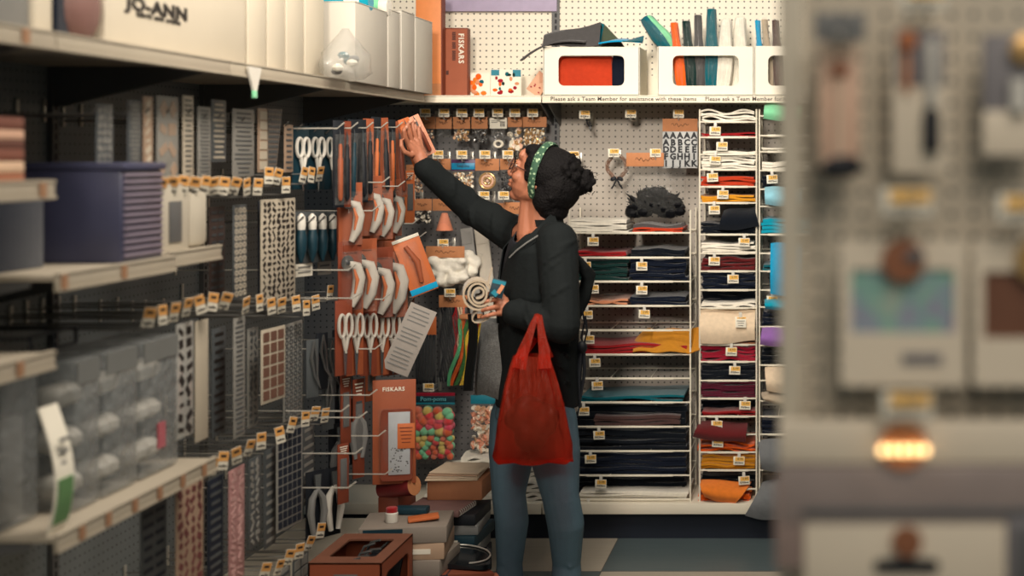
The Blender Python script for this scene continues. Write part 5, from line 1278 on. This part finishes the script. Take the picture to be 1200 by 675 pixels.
def spots():
    t = ec(1060, 492, 'blurred wide pack with row of glowing warm spots, low on the endcap'); W = 330/SI; t.location.x = XZ(1078, 0, YI)[0]
    MB().box((0, 0, -.024), (W, .008, .048), .003).build('header_card', M_paper, t)
    MB().box((0, .001, -.082), (W, .014, .066), .006).build('clear_pouch', mat('rosy_grey_pouch', (150, 136, 130), .35, .12, 18), t)
    MB().box((0, -.002, -.10), (W*.84, .014, .010), .003).build('dark_band', M_grey, t)
    dx = XZ(1058, 0, YI)[0]-t.location.x
    MB().lathe([(.001, .004), (.026, .004), (.026, .007), (.001, .008)], (dx, -.006, -.026), 20, 0, Matrix.Rotation(math.pi/2, 4, 'X')).build('round_sticker', M_kraft, t)
    m = bpy.data.materials.new('warm_spot'); m.use_nodes = True; b = m.node_tree.nodes['Principled BSDF']; b.inputs['Base Color'].default_value = (1, .75, .4, 1)
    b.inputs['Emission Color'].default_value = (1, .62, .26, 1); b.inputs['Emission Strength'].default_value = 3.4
    for i in range(5): MB().ell((dx+(i-2)*.0115, -.018, -.030), (.0045, .0045, .0055), seg=10).build('spot', m, t)  # five small warm emissive spots in front of the sticker
    MB().tube([(dx-.03, -.016, -.033), (dx+.03, -.016, -.033)], .0012, 6).build('spot_wire', M_steel, t)
def bottom_pack():
    t = ec(1062, 602, 'blurred white textured pack with brown disc and black pill at the bottom of the endcap'); W = 240/SI; h = .10
    MB().box((0, 0, -h/2), (W, .008, h), .003).build('card', M_paper, t)
    MB().lathe([(.001, .004), (.017, .004), (.017, .007), (.001, .008)], (0, -.006, -.028), 20, 0, Matrix.Rotation(math.pi/2, 4, 'X')).build('brown_disc', mat('sticker_brown', (140, 90, 62), .5), t)
    MB().prism(rrect(.072, .014, .0068, 4), (0, -.004, -.056), (1, 0, 0), (0, 0, 1), (0, -.004, 0)).build('black_pill', M_black, t)
    t = ec(925, 560, 'blurred slim rosy strip hanging beside the endcap post, low'); MB().box((0, 0, -.05), (.032, .006, .10), .002).build('card', mat('rosy_strip', (150, 130, 122), .5), t)
    t = ec(1205, 604, 'blurred dark pack at the bottom right picture corner'); MB().box((0, 0, -.05), (.05, .02, .10), .004).build('card', M_lav, t); MB().box((0, -.012, -.045), (.03, .006, .07), .002).build('dark_insert', M_grey, t)
e1(); e2(); e3()
big_pack(1058, 146, 281, 452, 315, 390, 'blurred pack with a pastel iridescent sheet in its window on the endcap', M_iri, mat('sticker_brown', (140, 90, 62), .5))
big_pack(1213, 146, 281, 452, 318, 396, 'blurred pack with a brown sheet in its window at the right picture edge', mat('brown_film', (112, 76, 58), .35, .2, 14), G_gold)
spots(); bottom_pack()
# ------------------------------------------------------------------ the woman reaching up
YW = 4.86
M_skin = mat('skin', (168, 108, 82), .5, .06, 30); M_hair = mat('dark_hair', (15, 13, 14), .75, .3, 70, bump=.5, bscale=160, spec=.15)
M_jacket = mat('black_olive_jacket', (22, 26, 27), .85, .16, 18, bump=.25, bscale=40, spec=.15); M_jean = mat('blue_jeans', (72, 98, 112), .85, .14, 26, bump=.15, bscale=300)
M_tee = mat('navy_tee', (18, 22, 30), .8, .1, 30); M_sweater = mat('grey_heather', (122, 123, 122), .9, .55, 110, bump=.5, bscale=260)
def V(px, py, d=0.0): return P(px, py, YW+d)
def oval(c, ax, rx, ry, up=Vector((0, 0, 1)), n=20, sq=1.0):
    """ring around c; ax = direction of the wide axis"""
    ax = (ax-up*ax.dot(up)).normalized(); ay = up.cross(ax)
    f = lambda q: math.copysign(abs(q)**sq, q)
    return [c+ax*rx*f(math.cos(a))+ay*ry*f(math.sin(a)) for a in [2*math.pi*j/n for j in range(n)]]
# head frame: looking left, a little away, tilted back
hf = Vector((-.90, .20, .38)).normalized(); hs = Vector((0, 0, 1)).cross(hf).normalized(); hu = hf.cross(hs).normalized()   # hs = her left (towards camera)
HC = V(635, 207, 0.0)
HM = Matrix((hf, hs, hu)).transposed().to_4x4(); 
def hp(f, s, u): return HC+hf*f+hs*s+hu*u
S1 = Vector((-.42, .90, 0)).normalized()      # shoulder line, her left to right (away)
S2 = Vector((-.80, .60, 0)).normalized()      # hip line, turned more to the camera
# joints
shL, shR = V(653, 284, -.14), V(604, 276, .17)
elL, wrL = V(659, 382, -.24), V(601, 366, -.20)
elR, wrR = V(553, 245, .20), V(498, 197, .12)
neck0 = V(630, 276, .0)
hipL, hipR = V(645, 492, -.06), V(603, 488, .09)
knL, anL = V(657, 582, -.09), V(664, 672, -.05)
knR, anR = V(596, 578, .08), V(597, 672, .10)
def fingers(b, palm, dirs, r=.0078):
    for pts in dirs:
        for i in range(len(pts)-1): b.cap(pts[i], pts[i+1], r*(1-.10*i), r*(1-.10*(i+1)), n=8)
def body():
    b = MB()
    # skull and face
    b.ell(hp(-.012, 0, .018), (.098, .074, .088), HM, 18); b.ell(hp(.034, 0, -.035), (.058, .060, .072), HM, 16)
    b.ell(hp(.060, 0, -.092), (.026, .030, .020), HM, 12)                                   # chin
    b.cap(hp(.060, 0, -.092), hp(-.005, .046, -.062), .018, .020); b.cap(hp(.060, 0, -.092), hp(-.005, -.046, -.062), .018, .020)   # jaw
    b.ell(hp(.076, 0, .046), (.022, .050, .026), HM, 12)                                    # forehead
    b.cap(hp(.084, .030, .016), hp(.090, .006, .012), .009, .010); b.cap(hp(.084, -.030, .016), hp(.090, -.006, .012), .009, .010)   # brows
    b.cap(hp(.089, 0, .006), hp(.112, 0, -.030), .008, .010); b.ell(hp(.104, .011, -.034), (.010, .008, .008), HM, 8); b.ell(hp(.104, -.011, -.034), (.010, .008, .008), HM, 8)   # nose
    b.ell(hp(.092, 0, -.054), (.014, .021, .007), HM, 10); b.ell(hp(.089, 0, -.067), (.014, .019, .008), HM, 10)                    # lips
    for s in (-1, 1):
        b.ell(hp(.062, s*.042, -.026), (.022, .020, .020), HM, 10)                          # cheeks
        b.ell(hp(.078, s*.030, .002), (.010, .013, .008), HM, 8)                            # lids
        T = Matrix.Translation(hp(-.012, s*.074, -.010)) @ HM @ Euler((0, -.25, s*.25)).to_matrix().to_4x4()
        ring = [T @ Vector((.016*math.cos(a), 0, .028*math.sin(a)+.004*math.cos(a))) for a in [2*math.pi*k/14 for k in range(15)]]
        b.tube(ring, .0055, 8); b.ell(T @ Vector((.002, -s*.003, 0)), (.014, .005, .024), HM, 10)     # ears
    # neck, torso
    b.cap(hp(-.030, 0, -.055), neck0+Vector((.012, 0, -.01)), .050, .056, n=16); b.cap(hp(.012, 0, -.075), neck0+Vector((-.028, -.005, .0)), .034, .042, n=14)
    b.cap(neck0, shL, .045, .048); b.cap(neck0, shR, .045, .048)
    rings = []
    for (px, py, rx, ry, ax, d) in ((630, 278, .10, .06, S1, .0), (630, 300, .165, .095, S1, .0), (628, 345, .155, .11, S1, 0), (627, 390, .135, .10, S2, 0), (626, 430, .118, .085, S2, .02), (626, 465, .125, .09, S2, .02), (626, 482, .14, .10, S2, 0)):
        rings.append(oval(V(px, py, d), ax, rx, ry))
    b.loft(list(reversed(rings)))
    # arms
    for a, e, w in ((shL, elL, wrL), (shR, elR, wrR)): b.cap(a, e, .046, .036); b.cap(e, w, .036, .025)
    # legs and feet
    for h, k, a in ((hipL, knL, anL), (hipR, knR, anR)):
        b.cap(h, k, .078, .050, n=14); b.cap(k, a, .050, .034, n=14); b.ell(k+(a-k)*.3+Vector((.012, 0, 0)), (.048, .046, .09), None, 12); b.cap(Vector((a.x, a.y, .07)), Vector((a.x-.10, a.y-.05, .035)), .034, .026)
    # right hand: seen from its back, fingers reaching up and left around the hanging pack
    k0 = V(485, 171, .12); b.cap(wrR, V(491, 183, .12), .025, .026, n=12)
    for px, py, d in ((479, 169, .085), (483, 166, .105), (488, 164, .125), (492, 166, .145)): b.cap(V(493, 187, .12), V(px, py, d), .019, .0105, n=10)
    b.ell(V(487, 178, .115), (.026, .018, .034), Euler((0, -.35, 0)).to_matrix().to_4x4(), 12)
    FG = [[V(479, 169, .085), V(474, 160, .06), V(473, 153, .05), V(476, 149, .06)], [V(483, 166, .105), V(479, 155, .085), V(477, 147, .08), V(480, 143, .09)],
          [V(488, 164, .125), V(485, 153, .115), V(483, 146, .115), V(486, 142, .12)], [V(492, 166, .145), V(491, 157, .145), V(490, 151, .15), V(492, 148, .155)],
          [V(482, 182, .085), V(474, 178, .055), V(470, 171, .045), V(470, 165, .05)]]
    for q in FG:
        for i in range(3): b.cap(q[i], q[i+1], .0092-.0009*i, .0086-.0009*i, n=8)
    # left hand: round the rolled felt
    b.cap(wrL, V(590, 360, -.19), .025, .024, n=12); b.ell(V(588, 357, -.185), (.028, .026, .034), Euler((0, -.2, 0)).to_matrix().to_4x4(), 12)
    for i, (py, d) in enumerate(((344, -.17), (351, -.19), (359, -.205), (366, -.21))):
        q = [V(588, py+2, d+.01), V(579, py-1+i, d-.03), V(571, py+1+i, d-.045), V(565, py+3+i, d-.035)]
        for k in range(3): b.cap(q[k], q[k+1], .0090-.0008*k-.0006*(i == 3), .0084-.0008*k-.0006*(i == 3), n=8)
    q = [V(590, 350, -.16), V(584, 341, -.13), V(576, 337, -.115)]
    b.cap(q[0], q[1], .011, .0095, n=8); b.cap(q[1], q[2], .0095, .008, n=8)
    return b
person = remesh(body(), 'person', M_skin, .0036, None, 2)
tag(person, 'woman in black jacket and blue jeans reaching up, red bag on her arm', 'person')
def nails():
    b = MB()
    for px, py, d in ((476, 149, .052), (480, 143, .082), (486, 142, .112), (492, 148, .147)): b.ell(V(px, py, d), (.005, .003, .006), seg=8)
    b.build('fingernails', mat('nail', (206, 150, 126), .3), person)
nails()
# hair: cap, bun, flyaway curls
def hair():
    b = MB()
    b.ell(hp(-.028, 0, .026), (.100, .092, .088), HM, 20); b.ell(hp(-.070, .0, -.012), (.074, .090, .090), HM, 18)
    b.ell(hp(-.060, .052, -.045), (.048, .036, .060), HM, 14); b.ell(hp(-.070, -.05, -.045), (.048, .036, .060), HM, 14)
    b.ell(hp(-.075, 0, -.085), (.055, .070, .045), HM, 14)
    b.ell(hp(.046, .030, .074), (.030, .036, .024), HM, 12); b.ell(hp(.046, -.030, .074), (.030, .036, .024), HM, 12); b.ell(hp(.022, .066, .045), (.026, .018, .034), HM, 12); b.ell(hp(.020, .070, .010), (.016, .012, .034), HM, 10)
    bc = V(681, 213, .02)
    b.ell(bc, (.042, .044, .042), None, 16); b.cap(V(668, 210, .02), bc, .030, .03)
    rr = random.Random(3)
    for i in range(34):
        a, c = rr.uniform(0, 6.28), rr.uniform(-1.2, 1.2); b.ell(bc+Vector((.040*math.cos(a)*math.cos(c), .040*math.sin(a)*math.cos(c), .040*math.sin(c))), rr.uniform(.008, .014), None, 8)
    for i in range(70):
        a = rr.uniform(-1.2, 1.2); c = rr.uniform(-1.0, 1.45)
        q = hp(-.055-.075*math.cos(a)*math.cos(c), .088*math.sin(a)*math.cos(c)+.004, .0+.105*math.sin(c)); b.ell(q, rr.uniform(.010, .017), None, 8)
    o = remesh(b, 'hair', M_hair, .004, person, 1)
    c = MB()
    for i in range(46):
        a = rr.uniform(-1.3, 1.3); e = rr.uniform(-1.1, 1.3)
        p0 = bc+Vector((.042*math.cos(a*2.4), rr.uniform(-.03, .03), .042*math.sin(e*2.4))) if i % 3 == 0 else hp(-.055-.085*math.cos(a)*math.cos(e), .094*math.sin(a)*math.cos(e), .004+.112*math.sin(e))
        d = Vector((rr.uniform(-.4, 1), rr.uniform(-1, .4), rr.uniform(-.8, .8))).normalized(); w = d.orthogonal()*.006
        c.tube([p0-d*.006, p0+d*.008+w, p0+d*.014-w*.4, p0+d*.020+w*.6], [.0016, .0014, .001, .0005], 4)
    c.build('loose_curls', M_hair, person)['kind'] = 'stuff'
hair()
def headband():
    b = MB(); q = []
    n = 26
    for i in range(n):
        a = math.radians(-138+276*i/(n-1)); q.append((a, Vector((0, math.sin(a), math.cos(a)))))
    m = bpy.data.materials.new('patterned_headband'); m.use_nodes = True; nt = m.node_tree; bs = nt.nodes['Principled BSDF']; bs.inputs['Roughness'].default_value = .8
    tc = nt.nodes.new('ShaderNodeTexCoord'); vo = nt.nodes.new('ShaderNodeTexVoronoi'); vo.inputs['Scale'].default_value = 75; nt.links.new(tc.outputs['Object'], vo.inputs['Vector'])
    lt = mathn(nt, 'LESS_THAN', vo.outputs['Distance'], .34); mx = nt.nodes.new('ShaderNodeMix'); mx.data_type = 'RGBA'; nt.links.new(lt, mx.inputs[0])
    mx.inputs[6].default_value = (*lin((44, 78, 58)), 1); mx.inputs[7].default_value = (*lin((150, 176, 140)), 1); nt.links.new(mx.outputs[2], bs.inputs['Base Color'])
    rings = []
    for i, (a, d) in enumerate(q):
        c = hp(.012-.018*(1-math.cos(a)), .098*math.sin(a), .012+.103*math.cos(a)); out = (hs*math.sin(a)+hu*math.cos(a)).normalized(); tl = hf*.92-out*.1; tw = .016*(1-.15*abs(math.sin(a*3)))
        rings.append([c+tl*tw+out*.002, c+tl*tw*.5+out*.006, c-tl*tw*.5+out*.006, c-tl*tw+out*.002, c-tl*tw*.8-out*.004, c+tl*tw*.8-out*.004])
    b.loft(rings); b.build('headband', m, person, 60)
headband()
def glasses():
    t = M_black; b = MB(); 
    for s in (-1, 1):
        c = hp(.104, s*.033, .004); r = [c+hs*(.024*math.cos(a))+hf*(-.010*abs(math.cos(a))*(1 if math.cos(a)*s > 0 else 0))+hu*(.020*math.sin(a)) for a in [2*math.pi*k/20 for k in range(21)]]
        b.tube(r, .0022, 6)
        b.tube([hp(.094, s*.057, .010), hp(.05, s*.076, .010), hp(-.01, s*.080, .010)], .002, 6)
    b.tube([hp(.105, -.010, .008), hp(.110, 0, .011), hp(.105, .010, .008)], .002, 6)
    o = b.build('glasses', mat('glasses_frame', (70, 44, 40), .3, .1), person)
    for s in (-1, 1):
        c = hp(.103, s*.033, .004); MB().loft([[c+hs*(.023*k*math.cos(a))+hu*(.019*k*math.sin(a))+hf*(.001*k2) for a in [2*math.pi*j/16 for j in range(16)]] for k, k2 in ((1, -1), (1, 1))]).build('lens', plastic_film('lens_glass', (220, 225, 225), .12, .05) if 'lens_glass' not in MATS else MATS['lens_glass'], o)
    # eyes, lips
    for s in (-1, 1):
        e = MB().ell(hp(.0835, s*.030, .004), (.0065, .0105, .0065), HM, 10).build('eye', mat('eye_white', (220, 212, 200), .2, .02), person); MB().ell(hp(.0885, s*.030, .005), (.002, .005, .005), HM, 10).build('iris', M_ink, e)
        MB().tube([hp(.088, s*.048, .020), hp(.098, s*.030, .027), hp(.098, s*.012, .023)], [.0015, .0034, .002], 6).build('eyebrow', M_hair, person)
    MB().ell(hp(.0965, 0, -.0545), (.009, .015, .0045), HM, 12).ell(hp(.094, 0, -.0665), (.009, .0140, .0052), HM, 12).build('lips', mat('lips', (156, 84, 74), .45), person)
glasses()
# clothes
def sh(c, r): return c
fz = S1.cross(Vector((0, 0, 1)))*-1                      # front of the chest
fz = Vector((-.90, -.42, 0)).normalized()
def jacket():
    b = MB(); rings = []
    for (px, py, rx, ry, ax, d) in ((632, 266, .075, .07, S1, .01), (631, 276, .125, .085, S1, 0), (630, 292, .185, .112, S1, 0), (630, 345, .185, .135, S1, 0), (630, 390, .150, .124, S2, 0), (631, 430, .145, .122, S2, 0), (630, 455, .150, .128, S2, 0), (630, 475, .152, .130, S2, 0)):
        rings.append(oval(V(px, py, d), ax, rx, ry))
    b.loft(list(reversed(rings)))
    b.cap(neck0+Vector((.02, 0, -.005)), shL, .055, .064, n=14); b.cap(neck0+Vector((0, 0, -.01)), shR, .05, .062, n=14)
    rr = random.Random(5)
    def sleeve(a, e, w, r0, r1, r2):
        b.cap(a, e, r0, r1, n=16); b.cap(e, w, r1, r2, n=16)
        for (p, q, ra, rb) in ((a, e, r0, r1), (e, w, r1, r2)):
            d = (q-p).normalized(); o1 = d.orthogonal().normalized(); o2 = d.cross(o1)
            for i in range(7):
                u = (i+.6)/7; c = p+(q-p)*u; r = ra+(rb-ra)*u; ph = rr.uniform(0, 6.28)
                b.tube([c+(o1*math.cos(ph+k*.35)+o2*math.sin(ph+k*.35))*r*.93+d*(.012*k-.03) for k in range(6)], [.003, .009, .011, .011, .009, .003], 6)
    sleeve(shL, elL, wrL+(elL-wrL)*.04, .068, .058, .043)
    sleeve(shR, elR, wrR+(elR-wrR)*.02, .066, .052, .042)
    for i in range(10):                                     # folds across the back and side
        z = 300+i*16; ph = rr.uniform(-.3, .3)
        b.tube([V(640+26*math.cos(ph+k*.35-.9), z+k*3, -.14+.02*k) for k in range(6)], [.002, .006, .008, .008, .006, .002], 6)
    cz = V(0, 265)[2]
    def cut(c):
        # open front: a wedge that is widest at the collar and at the hem
        q = c-V(630, 300); side = q.dot(S1); fr = q.dot(fz)
        if c.z > V(0, 268).z and (c-neck0).length < .085 and (c-neck0).dot(Vector((0, 0, 1))) > .0: return True
        if fr < .02: return False
        top, bot = V(0, 266).z, V(0, 470).z; u = (top-c.z)/(top-bot)
        if u < -.02: return (c-neck0).length < .10
        wdt = .085*max(0, 1-u/.32)+(.012 if u < .55 else -1)
        return abs(side-.015) < wdt and u < 1.1 and abs(side) < .14
    o = remesh(b, 'jacket', M_jacket, .005, person, 3, cut, .004)
    # collar lapels
    for s, p in ((-1, [V(650, 250, -.07), V(641, 262, -.11), V(610, 292, -.13), V(596, 302, -.10), V(604, 282, -.08), V(618, 262, -.05)]), ):
        pass
    c = MB()
    c.sheet(14, 5, lambda u, v: V(648-42*u+6*v*(1-u), 248+42*u+(16-6*u)*v, -.055-.075*math.sin(u*2.2)-.012*v), .005)
    c.build('collar_near', M_jacket, person, 60)
    c = MB(); c.sheet(10, 5, lambda u, v: V(612-10*u-4*v, 262+34*u+8*v, .07-.10*u+.01*v), .005); c.build('collar_far', M_jacket, person, 60)
    c = MB(); c.sheet(10, 4, lambda u, v: neck0+Vector((.01, 0, .035))+Vector((.060*math.cos(-1.9+u*3.0)+.012, .065*math.sin(-1.9+u*3.0), .020-.05*v))+Vector((.012*v, 0, 0)), .005); c.build('collar_back', M_jacket, person, 60)
    z = MB().tube([V(634, 274, -.145), V(618, 284, -.150), V(606, 293, -.140), V(597, 302, -.125)], .0028, 6); z.build('zipper', M_plg, person)
    k = MB(); k.sheet(4, 10, lambda u, v: V(549+9*u-3*v+2*math.sin(v*5), 368+90*v, .06-.09*u), .006); k.build('far_front_panel', M_jacket, person, 60)
    # dark belt bag strap and cord
    k = MB(); k.tube([V(672, 300, -.10), V(690, 322, -.02), V(684, 350, .0), V(672, 380, -.02)], [.016, .024, .022, .012], 10); k.build('back_flap', M_jacket, person, 60)
jacket()
def tee():
    b = MB(); rings = []
    for (px, py, rx, ry, ax, d) in ((622, 270, .060, .045, S1, .0), (626, 284, .12, .082, S1, 0), (629, 300, .17, .100, S1, .0), (628, 345, .166, .122, S1, 0), (624, 392, .138, .104, S2, 0), (624, 440, .130, .098, S2, .03), (624, 470, .132, .098, S2, .03)):
        rings.append(oval(V(px, py, d), ax, rx, ry))
    b.loft(list(reversed(rings)))
    def cut(c): return (c-V(609, 262, -.06)).length < .062 or c.z > V(0, 270).z
    remesh(b, 'undershirt', M_tee, .006, person, 3, cut, .003)
    b = MB(); rings = []
    for (px, py, rx, ry) in ((612, 376, .150, .10), (610, 405, .160, .104), (609, 435, .165, .108), (608, 461, .165, .108)):
        rings.append([p+Vector((0, 0, .006*math.sin(i*1.3))) for i, p in enumerate(oval(V(px-4, py, .05), S2, rx, ry, n=28))])
    b.loft(rings, cap=False); o = b.build('sweater_hem', M_sweater, person, 60); md = o.modifiers.new('th', 'SOLIDIFY'); md.thickness = .006
tee()
def jeans():
    b = MB(); rings = []
    for (py, rx, ry) in ((448, .130, .100), (470, .138, .108), (490, .150, .112)): rings.append(oval(V(626, py), S2, rx, ry))
    b.loft(list(reversed(rings)))
    rr = random.Random(11)
    for h, k, a, w in ((hipL, knL, anL, 1.0), (hipR, knR, anR, .94)):
        mid = k+(a-k)*.35+Vector((.010, 0, 0)); t = h+(k-h)*.45
        b.cap(h, t, .088*w, .084*w, n=18); b.cap(t, k, .084*w, .061*w, n=18); b.cap(k, mid, .061*w, .061*w, n=18); b.cap(mid, a+Vector((0, 0, .035)), .061*w, .047*w, n=18); b.cap(a+Vector((0, 0, .035)), a+Vector((0, 0, -.012)), .047*w, .050*w, n=18)
        for i in range(16):                                # creases behind the knee and at the ankle
            u = rr.choice([.28, .34, .4, .46, .52, .9, .94, .97]); p = (t+(k-t)*(u/.4) if u < .4 else k+(a-k)*((u-.4)/.6)); r = .060*w if u < .6 else .046*w; ph = rr.uniform(-2.6, -.5)
            b.tube([p+Vector((r*.95*math.cos(ph+q*.3), r*.95*math.sin(ph+q*.3), .006*q*rr.choice((-1, 1))+rr.uniform(-.01, .01))) for q in range(5)], [.002, .005, .006, .005, .002], 6)
    remesh(b, 'jeans', M_jean, .005, person, 2)
    for a, s in ((anL, 0), (anR, 1)):
        c = MB(); z = .0
        rings = []
        for k, (x, w, h) in enumerate(((.055, .030, .05), (.03, .040, .085), (-.02, .042, .09), (-.07, .045, .066), (-.12, .044, .052), (-.155, .034, .04), (-.17, .016, .03))):
            rings.append([Vector((a.x+x*.85-w*.5*math.cos(t), a.y+.55*x+w*math.cos(t)*.9, .012+h*(.5+.5*math.sin(t))*.9)) for t in [2*math.pi*j/16 for j in range(16)]])
        c.loft(rings); o = c.build('shoe', M_black, person, 60)
        d = MB(); d.loft([[Vector((p.x, p.y, max(0, min(.022, p.z-.012)))) for p in r] for r in rings]); d.build('sole', M_plw, o)
jeans()
# cord with tassel hanging at her back
o = MB().tube([V(682, 362, -.02), V(685, 378, -.02), V(681, 396, -.02), V(684, 404, -.02), V(688, 388, -.02), V(686, 370, -.02)], .0034, 6).ell(V(682, 407, -.02), (.018, .016, .022)).tube([V(681, 410, -.02), V(678, 440, -.02), V(680, 478, -.02)], [.008, .010, .003], 8).tube([V(684, 410, -.02), V(685, 436, -.02), V(677, 488, -.02)], [.006, .006, .002], 8).build('drawstring', M_black, person)
# rolled beige felt in her left hand
def roll():
    c = V(561, 345, -.245); t = thing('felt_roll', 'coiled beige felt strip held in the woman left hand', 'felt', c, (0, 0, .25))
    b = MB(); n = 60; th = .0062; L = .13
    inn, out = [], []
    for i in range(n+1):
        a = -2.2+i/n*math.pi*2*3.2; r = .008+.038*i/n+.0022*math.sin(a*1.7); inn.append(Vector((r*math.cos(a), 0, 1.08*r*math.sin(a)))); out.append(Vector(((r+th)*math.cos(a), 0, 1.08*(r+th)*math.sin(a))))
    W = Vector((0, L, 0)); vs = []
    for i in range(n+1): vs += [inn[i], out[i], out[i]+W, inn[i]+W]
    fs = [(0, 1, 2, 3), (4*n+3, 4*n+2, 4*n+1, 4*n)]
    for i in range(n):
        for k in range(4): fs.append((4*i+k, 4*i+4+k, 4*i+4+(k+1) % 4, 4*i+(k+1) % 4))
    b.add(vs, fs); b.build('coil', FELT['beige'], t, 40)
    q = MB(); q.sheet(16, 4, lambda u, v: (.012+.035*math.cos(u*5.4+.4)*(1-.2*u), .01+.10*v, -.062-.026*math.sin(u*5.4)-.012*u), .004); q.build('loose_end', FELT['beige'], t, 60)
    q = MB(); q.sheet(8, 3, lambda u, v: (.030+.012*u, .02+.04*v, .03+.055*u+.004*math.sin(u*5)), .004); q.build('upper_strap', FELT['beige'], t, 60)
    o = thing('small_packet', 'small teal printed packet in the woman left hand beside the felt roll', 'packet', V(583, 338, -.235), (0, .25, .2)); MB().box((0, 0, 0), (.044, .006, .058), .002).build('packet', M_tealdk, o)
    b = MB(); b.box((0, -.004, .020), (.042, .003, .012), 0); b.box((-.004, -.004, -.016), (.02, .003, .016), 0, Euler((0, .5, 0))); b.build('print', M_teal, o); MB().box((.010, -.0045, 0), (.012, .003, .03), 0, Euler((0, .3, 0))).build('pink_print', FELT['peach'], o)
roll()
# red plastic bag hung from her forearm
def bag_mat():
    m = bpy.data.materials.new('red_bag_plastic'); m.use_nodes = True; nt = m.node_tree; b = nt.nodes['Principled BSDF']; out = nt.nodes['Material Output']
    b.inputs['Base Color'].default_value = (*lin((240, 96, 68)), 1); b.inputs['Roughness'].default_value = .3
    tl = nt.nodes.new('ShaderNodeBsdfTranslucent'); tl.inputs[0].default_value = (*lin((246, 96, 66)), 1)
    tr = nt.nodes.new('ShaderNodeBsdfTransparent'); tr.inputs[0].default_value = (*lin((242, 104, 84)), 1)
    tc = nt.nodes.new('ShaderNodeTexCoord'); mp = nt.nodes.new('ShaderNodeMapping'); mp.inputs['Scale'].default_value = (40, 40, 9); nz = nt.nodes.new('ShaderNodeTexNoise'); nz.inputs['Scale'].default_value = 1.0; nz.inputs['Detail'].default_value = 4
    nt.links.new(tc.outputs['Object'], mp.inputs[0]); nt.links.new(mp.outputs[0], nz.inputs['Vector']); bp = nt.nodes.new('ShaderNodeBump'); bp.inputs['Strength'].default_value = .9; bp.inputs['Distance'].default_value = .02
    nt.links.new(nz.outputs['Fac'], bp.inputs['Height']); nt.links.new(bp.outputs[0], b.inputs['Normal'])
    a = nt.nodes.new('ShaderNodeMixShader'); a.inputs[0].default_value = .22; nt.links.new(b.outputs[0], a.inputs[1]); nt.links.new(tl.outputs[0], a.inputs[2])
    c = nt.nodes.new('ShaderNodeMixShader'); c.inputs[0].default_value = .84; nt.links.new(a.outputs[0], c.inputs[1]); nt.links.new(tr.outputs[0], c.inputs[2]); nt.links.new(c.outputs[0], out.inputs['Surface']); return m
def red_bag():
    m = bag_mat(); base = V(626, 539, -.28); t = thing('plastic_bag', 'translucent red plastic bag hanging from the woman forearm', 'bag', base)
    d = -.28; rr = random.Random(9); rings = []; N = 44
    prof = [(540, 579, 672, .052), (534, 577, 671, .062), (520, 580, 669, .075), (500, 583, 664, .078), (475, 588, 659, .07), (450, 594, 652, .058), (428, 600, 645, .045), (416, 604, 641, .040)]
    for k, (py, a, b_, dep) in enumerate(prof):
        cx = (a+b_)/2; w = (b_-a)/2; ring = []
        for j in range(N):
            q = 2*math.pi*j/N; amp = (.0025+.006*min(1, k/5))
            f = 1+amp*12*math.sin(11*q+2.0+.15*k)*(.4+.16*k)*.9+.035*math.sin(5*q+k*.25)
            p = V(cx+w*math.copysign(abs(math.cos(q))**.75, math.cos(q))*(1 if k < 2 else f), py+(2*math.sin(q*7) if k == 0 else 0), d); p.y += dep*math.sin(q)*f; ring.append(p-base)
        rings.append(ring)
    b = MB(); b.loft([[sum(rings[0], Vector())/N+(p-sum(rings[0], Vector())/N)*.05 for p in rings[0]]]+rings, cap=False); b.build('bag_body', m, t, 60)
    for s, xs in ((-1, (606, 613, 620, 625, 629)), (1, (640, 638, 635, 633, 632))):
        pts = [V(xs[0]+s*-2, 432, d-.044), V(xs[1], 412, d-.036), V(xs[2], 394, d-.026), V(xs[3], 379, d-.016), V(xs[4], 371, d-.008), V(630, 365.5, -.245), V(633, 364.5, -.20), V(634, 370, -.14), V(634, 388, -.170), V(xs[0]+2, 420, d+.036)]
        c = MB(); rg = []
        for i, p in enumerate(pts):
            p = p-base; tg = ((pts[min(i+1, len(pts)-1)]-pts[max(0, i-1)])).normalized(); wv = Vector((1, 0, 0)); wv = (wv-tg*wv.dot(tg)).normalized(); nn = tg.cross(wv); w = (.022, .018, .013, .010, .009, .009, .009, .010, .012, .018)[i]
            rg.append([p+wv*w, p+nn*.003, p-wv*w, p-nn*.003])
        c.loft(rg); c.build('handle', m, t, 60)
    b = MB()
    for i in range(7): c = V(626+R.uniform(-14, 14), 500+R.uniform(-22, 10), d+R.uniform(-.015, .015)); b.ell(c, (.05, .035, .045), None, 12)
    b.ell(V(622, 512, d), (.056, .045, .050), None, 12); b.ell(V(606, 490, d), (.045, .04, .04), None, 12); b.ell(V(641, 490, d), (.038, .04, .04), None, 12)
    o = remesh(b, 'dark_cloth', M_black, .008, None, 4); tag(o, 'black cloth bundle seen inside the translucent red bag', 'cloth')
red_bag()
